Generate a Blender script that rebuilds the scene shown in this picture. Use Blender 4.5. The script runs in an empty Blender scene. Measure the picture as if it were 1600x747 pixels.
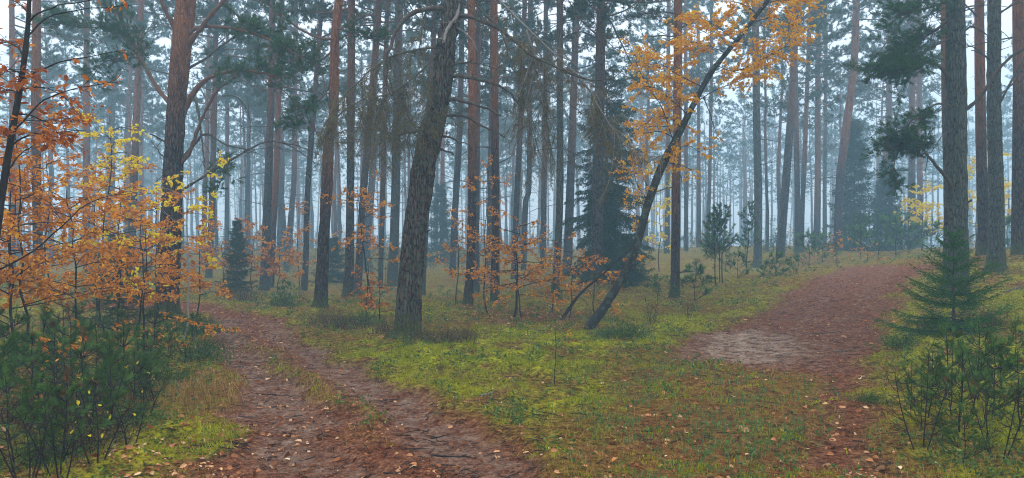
import bpy, math, random
import numpy as np
from mathutils import Vector, Quaternion

R = math.radians
rng = np.random.default_rng(11)
random.seed(11)
scene = bpy.context.scene
COL = scene.collection

# ------------------------------------------------------------------ camera, sky, sun, exposure
F, HOR, CAMZ = 1100.0, 385.0, 1.7          # focal length and horizon row of the 1600 px wide photograph, eye height
cam_data = bpy.data.cameras.new('camera')
cam = bpy.data.objects.new('camera', cam_data)
COL.objects.link(cam)
cam_data.sensor_width = 36.0
cam_data.lens = 36.0 * F / 1600.0
cam_data.shift_y = (HOR - 373.5) / 1600.0
cam_data.clip_end = 1000.0
cam_data.clip_start = 0.05
cam.location = (0, 0, CAMZ)
cam.rotation_euler = (R(90), 0, 0)
scene.camera = cam

SUN_EL, SUN_AZ = R(52), R(-25)              # azimuth measured from +Y towards +X
world = bpy.data.worlds.new('World')
scene.world = world
world.use_nodes = True
wn = world.node_tree
wn.nodes.clear()
w_out = wn.nodes.new('ShaderNodeOutputWorld')
w_bg = wn.nodes.new('ShaderNodeBackground')
w_sky = wn.nodes.new('ShaderNodeTexSky')
w_sky.sky_type = 'NISHITA'
w_sky.sun_disc = False
w_sky.sun_elevation = SUN_EL
w_sky.sun_rotation = SUN_AZ
w_sky.air_density = 1.0
w_sky.dust_density = 2.0
w_mix = wn.nodes.new('ShaderNodeMix')
w_mix.data_type = 'RGBA'
w_mix.inputs['Factor'].default_value = 0.72
w_mix.inputs['B'].default_value = (11.3, 12.5, 14.0, 1)     # pale overcast cloud
# an overcast sky is about three times brighter overhead than at the horizon
w_geo = wn.nodes.new('ShaderNodeTexCoord')
w_sep = wn.nodes.new('ShaderNodeSeparateXYZ')
wn.links.new(w_geo.outputs['Generated'], w_sep.inputs[0])
w_grad = wn.nodes.new('ShaderNodeMapRange')
w_grad.inputs['From Min'].default_value = -.05
w_grad.inputs['From Max'].default_value = .85
w_grad.inputs['To Min'].default_value = .48
w_grad.inputs['To Max'].default_value = 1.0
wn.links.new(w_sep.outputs['Z'], w_grad.inputs['Value'])
w_mul = wn.nodes.new('ShaderNodeVectorMath')
w_mul.operation = 'SCALE'
wn.links.new(w_mix.outputs['Result'], w_mul.inputs[0])
wn.links.new(w_grad.outputs['Result'], w_mul.inputs['Scale'])
wn.links.new(w_sky.outputs['Color'], w_mix.inputs['A'])
wn.links.new(w_mul.outputs['Vector'], w_bg.inputs['Color'])
w_bg.inputs['Strength'].default_value = 0.12

wn.links.new(w_bg.outputs['Background'], w_out.inputs['Surface'])

sun_data = bpy.data.lights.new('sun', 'SUN')
sun_data.energy = 1.3
sun_data.angle = R(25)
sun_data.color = (1.0, 0.96, 0.90)
sun = bpy.data.objects.new('sun', sun_data)
COL.objects.link(sun)
sd = Vector((math.sin(SUN_AZ) * math.cos(SUN_EL), math.cos(SUN_AZ) * math.cos(SUN_EL), math.sin(SUN_EL)))
sun.rotation_euler = sd.to_track_quat('Z', 'Y').to_euler()
sun.location = (0, 0, 40)

vs = scene.view_settings
vs.view_transform = 'Standard'
vs.look = 'None'
vs.exposure = 1.12
vs.gamma = 1.0
vs.use_curve_mapping = False
cy = scene.cycles
cy.max_bounces = 8
cy.diffuse_bounces = 3
cy.glossy_bounces = 2
cy.transmission_bounces = 2
cy.volume_bounces = 3
cy.transparent_max_bounces = 4
cy.use_denoising = True
cy.denoising_prefilter = 'NONE'
cy.filter_width = 1.1
cy.use_adaptive_sampling = True
cy.adaptive_threshold = 0.006
HAZE_DENSITY = 0.0078

# ------------------------------------------------------------------ small numeric tools
def P(px, py, d):
    """A photograph pixel at depth d as a point of the world."""
    return np.array([(px - 800.0) * d / F, d, CAMZ + (HOR - py) * d / F])

def hash3(i, j, k, seed=0):
    n = (i * 374761393 + j * 668265263 + k * 2147483647 + seed * 974711) & 0xffffffff
    n = ((n ^ (n >> 13)) * 1274126177) & 0xffffffff
    n = (n ^ (n >> 16)) & 0xffffff
    return n.astype(np.float64) / 0xffffff

def vnoise(p, seed=0):
    p = np.asarray(p, float)
    i = np.floor(p).astype(np.int64)
    f = p - i
    f = f * f * (3 - 2 * f)
    out = 0
    for a in (0, 1):
        for b in (0, 1):
            for c in (0, 1):
                w = (f[:, 0] if a else 1 - f[:, 0]) * (f[:, 1] if b else 1 - f[:, 1]) * (f[:, 2] if c else 1 - f[:, 2])
                out = out + w * hash3(i[:, 0] + a, i[:, 1] + b, i[:, 2] + c, seed)
    return out

def n2(x, y, s, seed=0):
    x = np.asarray(x, float)
    return vnoise(np.stack([x / s, np.asarray(y, float) / s, np.zeros_like(x)], -1), seed)

def fbm2(x, y, s, seed=0, o=3):
    t, a, out = 0, 1.0, 0
    for k in range(o):
        out = out + a * n2(x, y, s / 2 ** k, seed + k * 7)
        t += a
        a *= .55
    return out / t

def unit(v):
    v = np.asarray(v, float)
    return v / np.maximum(np.linalg.norm(v, axis=-1, keepdims=True), 1e-9)

def sm(a, b, x):
    t = np.clip((x - a) / (b - a), 0, 1)
    return t * t * (3 - 2 * t)

def rand_dirs(n, g):
    return unit(g.normal(size=(n, 3)))

def resample(pts, n, smooth=True):
    """n points along a polyline, rounded by Catmull-Rom."""
    pts = np.asarray(pts, float)
    if len(pts) < 3 or not smooth:
        s = np.r_[0, np.cumsum(np.linalg.norm(np.diff(pts[:, :3], axis=0), axis=1))]
        u = np.linspace(0, s[-1], n)
        return np.stack([np.interp(u, s, pts[:, k]) for k in range(pts.shape[1])], -1)
    q = np.vstack([2 * pts[0] - pts[1], pts, 2 * pts[-1] - pts[-2]])
    out = []
    for i in range(1, len(q) - 2):
        t = np.linspace(0, 1, 9)[:-1, None]
        a, b, c, d = q[i - 1], q[i], q[i + 1], q[i + 2]
        out.append(.5 * (2 * b + (c - a) * t + (2 * a - 5 * b + 4 * c - d) * t ** 2 + (-a + 3 * b - 3 * c + d) * t ** 3))
    out = np.vstack(out + [q[-2][None]])
    s = np.r_[0, np.cumsum(np.linalg.norm(np.diff(out[:, :3], axis=0), axis=1))]
    u = np.linspace(0, s[-1], n)
    return np.stack([np.interp(u, s, out[:, k]) for k in range(out.shape[1])], -1)

# ------------------------------------------------------------------ meshes
class MB:
    """Collects triangles and quads; build() links them as one mesh object."""
    def __init__(self):
        self.v, self.f, self.m, self.n = [], [], [], 0
    def add(self, verts, faces, mat=0):
        verts = np.asarray(verts, np.float32).reshape(-1, 3)
        faces = np.asarray(faces, np.int64)
        if len(faces) == 0:
            return
        self.v.append(verts)
        self.f.append(faces + self.n)
        self.m.append(np.full(len(faces), mat, np.int32))
        self.n += len(verts)
    def mesh(self, name, mats, smooth=True):
        me = bpy.data.meshes.new(name)
        v = np.concatenate(self.v)
        sizes = np.concatenate([np.full(len(f), f.shape[1], np.int64) for f in self.f])
        loops = np.concatenate([f.ravel() for f in self.f]).astype(np.int32)
        starts = np.r_[0, np.cumsum(sizes)[:-1]].astype(np.int32)
        me.vertices.add(len(v))
        me.vertices.foreach_set('co', v.ravel())
        me.loops.add(len(loops))
        me.loops.foreach_set('vertex_index', loops)
        me.polygons.add(len(sizes))
        me.polygons.foreach_set('loop_start', starts)
        me.polygons.foreach_set('material_index', np.concatenate(self.m))
        me.polygons.foreach_set('use_smooth', np.full(len(sizes), smooth, bool))
        for m in (mats if isinstance(mats, (list, tuple)) else [mats]):
            me.materials.append(m)
        me.update(calc_edges=True)
        return me
    def build(self, name, mats, parent=None, smooth=True, loc=None):
        return link(name, self.mesh(name, mats, smooth), parent, loc)

def link(name, me, parent=None, loc=None):
    o = bpy.data.objects.new(name, me)
    COL.objects.link(o)
    if parent is not None:
        o.parent = parent
    if loc is not None:
        o.location = loc
    return o

def thing(name, label, cat, loc=(0, 0, 0), group=None):
    o = bpy.data.objects.new(name, None)
    COL.objects.link(o)
    o.empty_display_size = .2
    o.location = tuple(float(c) for c in loc)
    o['label'] = label
    o['category'] = cat
    if group:
        o['group'] = group
    return o

def tag(o, label=None, cat=None, group=None, kind=None):
    for k, v in (('label', label), ('category', cat), ('group', group), ('kind', kind)):
        if v:
            o[k] = v
    return o

def dup_tree(o, label=None, parent=None):
    """A copy of a thing with copies of its parts and sub-parts."""
    c = o.copy()
    COL.objects.link(c)
    if parent is not None:
        c.parent = parent
    if label:
        c['label'] = label
    for ch in list(o.children):
        dup_tree(ch, None, c)
    return c

def tube(mb, pts, rad, sides=6, mat=0, rough=0.0, seed=0, stretch=1.0, scale=8.0, lobes=None):
    pts = np.asarray(pts, float)
    rad = np.broadcast_to(np.asarray(rad, float), (len(pts),))
    tan = unit(np.gradient(pts, axis=0))
    ref = np.array([1.0, 0, 0]) if abs(tan[0, 0]) < .8 else np.array([0, 0, 1.0])
    a = unit(np.cross(tan, ref))
    b = np.cross(tan, a)
    th = np.linspace(0, 2 * np.pi, sides, endpoint=False)
    ring = a[:, None, :] * np.cos(th)[None, :, None] + b[:, None, :] * np.sin(th)[None, :, None]
    rr = np.repeat(rad[:, None], sides, 1)
    if lobes is not None:                    # root swellings at the foot of a stem
        ph = seed * 1.7
        rr = rr * (1 + lobes[:, None] * (.45 + .55 * np.cos(5 * th + ph) + .25 * np.cos(3 * th - ph))[None])
    if rough:
        q = (pts[:, None, :] * np.array([1, 1, 1 / stretch]) + ring * rad[:, None, None]).reshape(-1, 3)
        nz = 1 - np.abs(vnoise(q * scale, seed) * 2 - 1)
        nz2 = vnoise(q * scale * 2.3, seed + 3)
        rr = rr + rough * ((nz ** 1.5 - .5) + .5 * (nz2 - .5)).reshape(rr.shape)
    v = pts[:, None, :] + ring * rr[:, :, None]
    n = len(pts)
    i = np.arange(n - 1)[:, None] * sides
    j = np.arange(sides)[None, :]
    k = (j + 1) % sides
    f = np.stack([i + j, i + k, i + sides + k, i + sides + j], -1).reshape(-1, 4)
    mb.add(v.reshape(-1, 3), f, mat)
    if sides > 3:
        tip = np.vstack([v[-1], pts[-1] + tan[-1] * rad[-1]])
        mb.add(tip, np.stack([np.arange(sides), (np.arange(sides) + 1) % sides, np.full(sides, sides)], -1), mat)

def needles(mb, base, dirs, length, width, g, mat=0):
    """Thin triangles from base along dirs."""
    n = len(base)
    if n == 0:
        return
    d = unit(dirs)
    side = unit(np.cross(d, rand_dirs(n, g)))
    L = np.asarray(length) * g.uniform(.75, 1.15, n)
    W = np.asarray(width) * .5
    v = np.stack([base + side * np.reshape(W, (-1, 1)), base - side * np.reshape(W, (-1, 1)), base + d * L[:, None]], 1)
    mb.add(v.reshape(-1, 3), np.arange(n * 3).reshape(n, 3), mat)

def shoots(mb, s0, sd, slen, per, nl, nw, g, mat=0, fwd=.75, brush=0.0):
    """Needle brushes: per needles round each shoot (start s0, direction sd, length slen)."""
    n = len(s0)
    if n == 0:
        return
    s0, sd = np.repeat(s0, per, 0), np.repeat(unit(sd), per, 0)
    sl = np.repeat(np.broadcast_to(slen, (n,)), per)
    t = g.uniform(brush, 1, n * per)
    rad = unit(np.cross(sd, rand_dirs(n * per, g)))
    d = unit(sd * fwd + rad * g.uniform(.5, 1.0, n * per)[:, None])
    needles(mb, s0 + sd * (sl * t)[:, None], d, nl, nw, g, mat)

def leaves(mb, pos, d, nrm, size, g, mat=0, aspect=.55, fold=.25):
    """Folded six-point leaves: a midrib and two halves."""
    n = len(pos)
    if n == 0:
        return
    d = unit(d)
    side = unit(np.cross(d, nrm))
    up = np.cross(side, d)
    L = (np.broadcast_to(size, (n,)) * np.exp(g.normal(0, .26, n)).clip(.5, 1.6))[:, None]
    A = L * aspect * g.uniform(.8, 1.2, (n, 1))
    curl = g.uniform(-.55, .2, (n, 1)) * L
    lift = fold * A * g.uniform(.2, 1.4, (n, 1))
    b = pos
    tip = pos + d * L + up * curl
    l1 = pos + d * L * .30 + side * A * .40 + up * lift
    l2 = pos + d * L * .72 + side * A * .46 + up * (lift + curl * .5)
    r1 = pos + d * L * .30 - side * A * .40 + up * lift
    r2 = pos + d * L * .72 - side * A * .46 + up * (lift + curl * .5)
    v = np.stack([b, l1, l2, tip, r2, r1], 1).reshape(-1, 3)
    o = np.arange(n)[:, None] * 6
    mb.add(v, np.concatenate([o + np.array([[0, 1, 2, 3]]), o + np.array([[0, 3, 4, 5]])]), mat)

# ------------------------------------------------------------------ materials
def new_mat(name):
    m = bpy.data.materials.new(name)
    m.use_nodes = True
    nt = m.node_tree
    bs = nt.nodes['Principled BSDF']
    return m, nt, bs

def nd(nt, t, **kw):
    n = nt.nodes.new(t)
    for k, v in kw.items():
        if k in n.inputs:
            n.inputs[k].default_value = v
        else:
            setattr(n, k, v)
    return n

def ramp(nt, fac, stops, interp='LINEAR'):
    r = nt.nodes.new('ShaderNodeValToRGB')
    r.color_ramp.interpolation = interp
    e = r.color_ramp.elements
    while len(e) < len(stops):
        e.new(.5)
    for el, (p, c) in zip(e, stops):
        el.position = p
        el.color = (*c, 1) if len(c) == 3 else c
    nt.links.new(fac, r.inputs['Fac'])
    return r.outputs['Color']

def mixc(nt, fac, a, b, mode='MIX'):
    m = nt.nodes.new('ShaderNodeMix')
    m.data_type = 'RGBA'
    m.blend_type = mode
    for k, v in (('Factor', fac), ('A', a), ('B', b)):
        if isinstance(v, (int, float)):
            m.inputs[k].default_value = v
        elif isinstance(v, tuple):
            m.inputs[k].default_value = (*v, 1)
        else:
            nt.links.new(v, m.inputs[k])
    return m.outputs['Result']

def math_(nt, op, a, b=0.0, clamp=False):
    m = nt.nodes.new('ShaderNodeMath')
    m.operation = op
    m.use_clamp = clamp
    for i, v in enumerate((a, b)):
        if isinstance(v, (int, float)):
            m.inputs[i].default_value = v
        else:
            nt.links.new(v, m.inputs[i])
    return m.outputs[0]

def noise(nt, vec, scale, detail=3, rough=.55, dist=0.0):
    n = nd(nt, 'ShaderNodeTexNoise', Scale=scale, Detail=detail, Roughness=rough, Distortion=dist)
    nt.links.new(vec, n.inputs['Vector'])
    return n.outputs['Fac']

def bump(nt, bs, h, strength, dist):
    b = nd(nt, 'ShaderNodeBump', Strength=strength, Distance=dist)
    nt.links.new(h, b.inputs['Height'])
    nt.links.new(b.outputs['Normal'], bs.inputs['Normal'])

def mapped(nt, sc, src='Object'):
    tc = nt.nodes.new('ShaderNodeTexCoord')
    mp = nt.nodes.new('ShaderNodeMapping')
    mp.inputs['Scale'].default_value = sc
    nt.links.new(tc.outputs[src], mp.inputs['Vector'])
    return mp.outputs['Vector'], tc

def bark_mat(name, low_dark, low_light, high_a, high_b, h0, h1, lichen=.35, plate=9.0):
    """Scots pine bark: grey plated low on the stem, flaky orange higher up (h0..h1 metres)."""
    m, nt, bs = new_mat(name)
    vec, tc = mapped(nt, (1, 1, .22))
    sep = nt.nodes.new('ShaderNodeSeparateXYZ')
    nt.links.new(tc.outputs['Object'], sep.inputs[0])
    oi = nt.nodes.new('ShaderNodeObjectInfo')
    vor = nd(nt, 'ShaderNodeTexVoronoi', Scale=plate * 2.4)
    vor.feature = 'DISTANCE_TO_EDGE'
    wv = nd(nt, 'ShaderNodeTexNoise', Scale=14.0, Detail=2.0)
    nt.links.new(vec, wv.inputs['Vector'])
    wob = mixc(nt, .07, vec, wv.outputs['Color'])
    nt.links.new(wob, vor.inputs['Vector'])
    crack = ramp(nt, vor.outputs['Distance'], [(.01, (0, 0, 0)), (.20, (1, 1, 1))])
    crack = mixc(nt, ramp(nt, noise(nt, tc.outputs['Object'], 3.5, 4, .65), [(.36, (.55,) * 3), (.55, (1, 1, 1))]), (.6, .6, .6), crack)
    fine = noise(nt, vec, 55, 4, .65)
    big = noise(nt, tc.outputs['Object'], 2.3, 3)
    low = mixc(nt, fine, low_dark, low_light)
    low = mixc(nt, crack, mixc(nt, .92, low, (low_dark[0] * .22, low_dark[1] * .18, low_dark[2] * .17)), low)
    lm = math_(nt, 'GREATER_THAN', noise(nt, tc.outputs['Object'], 16, 4, .7), 1 - lichen * .5 - .28)
    low = mixc(nt, math_(nt, 'MULTIPLY', lm, .55), low, (.115, .135, .095))
    high = mixc(nt, noise(nt, vec, 24, 4, .6), high_a, high_b)
    patch = math_(nt, 'GREATER_THAN', noise(nt, vec, 7, 3), .60)
    high = mixc(nt, math_(nt, 'MULTIPLY', patch, .5), high, (high_a[0] * .4, high_a[1] * .5, high_a[2] * .6))
    z = math_(nt, 'ADD', sep.outputs['Z'], math_(nt, 'MULTIPLY', math_(nt, 'SUBTRACT', oi.outputs['Random'], .5), 3.0))
    z = math_(nt, 'ADD', z, math_(nt, 'MULTIPLY', math_(nt, 'SUBTRACT', big, .5), 3.0))
    t = nt.nodes.new('ShaderNodeMapRange')
    t.inputs['From Min'].default_value = h0
    t.inputs['From Max'].default_value = h1
    nt.links.new(z, t.inputs['Value'])
    ft = nt.nodes.new('ShaderNodeMapRange')
    ft.inputs['From Min'].default_value = .9
    ft.inputs['From Max'].default_value = .02
    nt.links.new(sep.outputs['Z'], ft.inputs['Value'])
    fm = math_(nt, 'GREATER_THAN', math_(nt, 'ADD', math_(nt, 'MULTIPLY', ft.outputs['Result'], .42), noise(nt, tc.outputs['Object'], 11, 4, .7)), .78)
    low = mixc(nt, math_(nt, 'MULTIPLY', fm, .75), low, (.085, .10, .022))
    nt.links.new(mixc(nt, t.outputs['Result'], low, high), bs.inputs['Base Color'])
    bs.inputs['Roughness'].default_value = .9
    bs.inputs['Specular IOR Level'].default_value = .05
    h = math_(nt, 'ADD', math_(nt, 'MULTIPLY', crack, 1.0), math_(nt, 'MULTIPLY', fine, .5))
    bump(nt, bs, h, 1.0, .035)
    return m

def wood_mat(name, a, b, sc=20, lichen=None):
    m, nt, bs = new_mat(name)
    vec, tc = mapped(nt, (1, 1, 1))
    c = mixc(nt, noise(nt, vec, sc, 3), a, b)
    if lichen:
        lm = math_(nt, 'GREATER_THAN', noise(nt, vec, 9, 4, .65), .55)
        c = mixc(nt, math_(nt, 'MULTIPLY', lm, .7), c, lichen)
    nt.links.new(c, bs.inputs['Base Color'])
    bs.inputs['Roughness'].default_value = .9
    bs.inputs['Specular IOR Level'].default_value = .05
    bump(nt, bs, noise(nt, vec, sc * 2, 3), .6, .01)
    return m

def leaf_mat(name, stops, trans=.3, rough=.6, vary=.35, spec=.06):
    """Every leaf or needle its own tone (random per island) and clumps of tone through the crown."""
    m, nt, bs = new_mat(name)
    ge = nt.nodes.new('ShaderNodeNewGeometry')
    tc = nt.nodes.new('ShaderNodeTexCoord')
    f = math_(nt, 'ADD', math_(nt, 'MULTIPLY', ge.outputs['Random Per Island'], 1 - vary),
              math_(nt, 'MULTIPLY', noise(nt, tc.outputs['Object'], 2.2, 2), vary))
    c = ramp(nt, f, [(p, tuple(min(.92, v * k) for v, k in zip(col, (1.22, 1.20, 1.0)))) for p, col in stops])
    nt.links.new(c, bs.inputs['Base Color'])
    bs.inputs['Roughness'].default_value = rough
    bs.inputs['Specular IOR Level'].default_value = spec
    if trans:
        tr = nt.nodes.new('ShaderNodeBsdfTranslucent')
        nt.links.new(c, tr.inputs['Color'])
        mx = nt.nodes.new('ShaderNodeMixShader')
        mx.inputs[0].default_value = trans
        nt.links.new(bs.outputs[0], mx.inputs[1])
        nt.links.new(tr.outputs[0], mx.inputs[2])
        nt.links.new(mx.outputs[0], nt.nodes['Material Output'].inputs['Surface'])
    return m

M = {}
M['bark'] = bark_mat('pine_bark', (.042, .027, .023), (.175, .122, .104), (.19, .068, .034), (.31, .125, .062), 4.6, 8.5)
M['bark_hero'] = bark_mat('plated_pine_bark', (.050, .028, .021), (.25, .155, .122), (.16, .066, .04), (.24, .12, .075), 6.0, 10.0, .42, 8.0)
M['bark_dark'] = bark_mat('grey_pine_bark', (.034, .027, .023), (.215, .172, .148), (.20, .085, .05), (.30, .15, .09), 7.0, 12.0, .5)
M['bark_red'] = bark_mat('red_pine_bark', (.048, .026, .020), (.165, .10, .08), (.25, .074, .028), (.40, .150, .058), 2.8, 5.8, .2)
M['birch_bark'] = wood_mat('birch_bark', (.014, .011, .010), (.060, .048, .040), 26, (.085, .105, .07))
M['limb'] = wood_mat('limb_bark', (.055, .038, .030), (.15, .095, .07), 18, (.10, .115, .075))
M['limb_red'] = wood_mat('young_limb_bark', (.13, .06, .035), (.24, .11, .06), 18)
M['dead_pale'] = wood_mat('bare_dead_wood', (.17, .13, .11), (.36, .31, .28), 24)
M['dead_twig'] = wood_mat('dead_twig_bark', (.06, .048, .036), (.16, .13, .09), 12, (.15, .15, .09))
M['dark_stem'] = wood_mat('dark_stem_bark', (.018, .013, .011), (.06, .042, .034), 25)
M['pale_stem'] = wood_mat('pale_stem_bark', (.22, .20, .17), (.40, .37, .32), 20)
M['lichen'] = leaf_mat('beard_lichen', [(0, (.08, .048, .024)), (.5, (.16, .115, .055)), (1, (.22, .19, .10))], .1, .9)
M['pine_far'] = leaf_mat('pine_needle_canopy', [(0, (.022, .042, .018)), (.5, (.050, .085, .032)), (1, (.10, .135, .05))], .25)
M['pine_near'] = leaf_mat('pine_needle', [(0, (.010, .036, .011)), (.5, (.028, .078, .020)), (.85, (.075, .15, .034)), (.97, (.11, .19, .04)), (1, (.20, .14, .03))], .25, .5)
M['pine_young'] = leaf_mat('young_pine_needle', [(0, (.014, .036, .008)), (.45, (.042, .092, .017)), (.8, (.095, .165, .032)), (.94, (.16, .24, .05)), (1, (.26, .15, .03))], .25, .6)
M['pine_tip'] = leaf_mat('fresh_pine_needle', [(0, (.05, .13, .03)), (.6, (.11, .22, .05)), (1, (.20, .30, .07))], .25, .6)
M['rust'] = leaf_mat('dead_needle', [(0, (.10, .035, .012)), (1, (.24, .095, .035))], .2)
M['spruce'] = leaf_mat('spruce_needle', [(0, (.006, .024, .009)), (.5, (.017, .052, .017)), (1, (.05, .10, .03))], .15, .5)
M['spruce_young'] = leaf_mat('young_spruce_needle', [(0, (.009, .042, .009)), (.45, (.026, .092, .015)), (.8, (.075, .175, .028)), (1, (.16, .28, .04))], .2, .5)
M['oak'] = leaf_mat('orange_oak_leaf', [(0, (.11, .026, .005)), (.22, (.33, .095, .009)), (.5, (.58, .215, .015)), (.75, (.70, .35, .04)), (.9, (.76, .47, .03)), (1, (.78, .60, .04))], .4)
M['oak_red'] = leaf_mat('rust_oak_leaf', [(0, (.14, .028, .007)), (.35, (.36, .085, .010)), (.7, (.58, .19, .02)), (.9, (.70, .34, .08)), (1, (.85, .55, .03))], .35)
M['oak_gold'] = leaf_mat('gold_oak_leaf', [(0, (.30, .085, .008)), (.4, (.60, .21, .014)), (.75, (.72, .34, .03)), (.94, (.80, .48, .05)), (1, (.28, .33, .03))], .4)
M['birch_leaf'] = leaf_mat('gold_birch_leaf', [(0, (.50, .18, .006)), (.4, (.78, .36, .012)), (.8, (.88, .50, .02)), (1, (.90, .64, .04))], .45)
M['yellow_leaf'] = leaf_mat('yellow_birch_leaf', [(0, (.66, .34, .012)), (.5, (.86, .58, .02)), (.85, (.88, .70, .04)), (1, (.40, .50, .04))], .45)
M['dry_grass'] = leaf_mat('dry_grass', [(0, (.12, .052, .018)), (.5, (.26, .135, .042)), (.85, (.38, .25, .08)), (1, (.20, .22, .045))], .2)
M['green_grass'] = leaf_mat('green_grass', [(0, (.03, .09, .03)), (.6, (.06, .17, .055)), (1, (.17, .25, .05))], .25)
M['moss'] = leaf_mat('moss_frond', [(0, (.08, .075, .006)), (.4, (.22, .23, .010)), (.75, (.36, .36, .014)), (1, (.46, .40, .035))], .25, .8, .65)
M['heath'] = leaf_mat('heath_leaf', [(0, (.07, .055, .022)), (.45, (.16, .125, .05)), (.75, (.22, .125, .055)), (1, (.38, .37, .28))], .2, .8)
M['bilberry'] = leaf_mat('bilberry_leaf', [(0, (.03, .065, .018)), (.6, (.085, .15, .034)), (1, (.22, .21, .05))], .2, .6)
M['litter'] = leaf_mat('fallen_leaf', [(0, (.09, .028, .012)), (.35, (.26, .085, .032)), (.65, (.46, .19, .085)), (.88, (.60, .35, .21)), (.96, (.70, .50, .36)), (1, (.78, .46, .04))], .1, .65, .1)
M['needle_litter'] = leaf_mat('fallen_pine_needle', [(0, (.085, .026, .012)), (.5, (.215, .070, .032)), (1, (.37, .155, .078))], 0, .8, .4)

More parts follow.
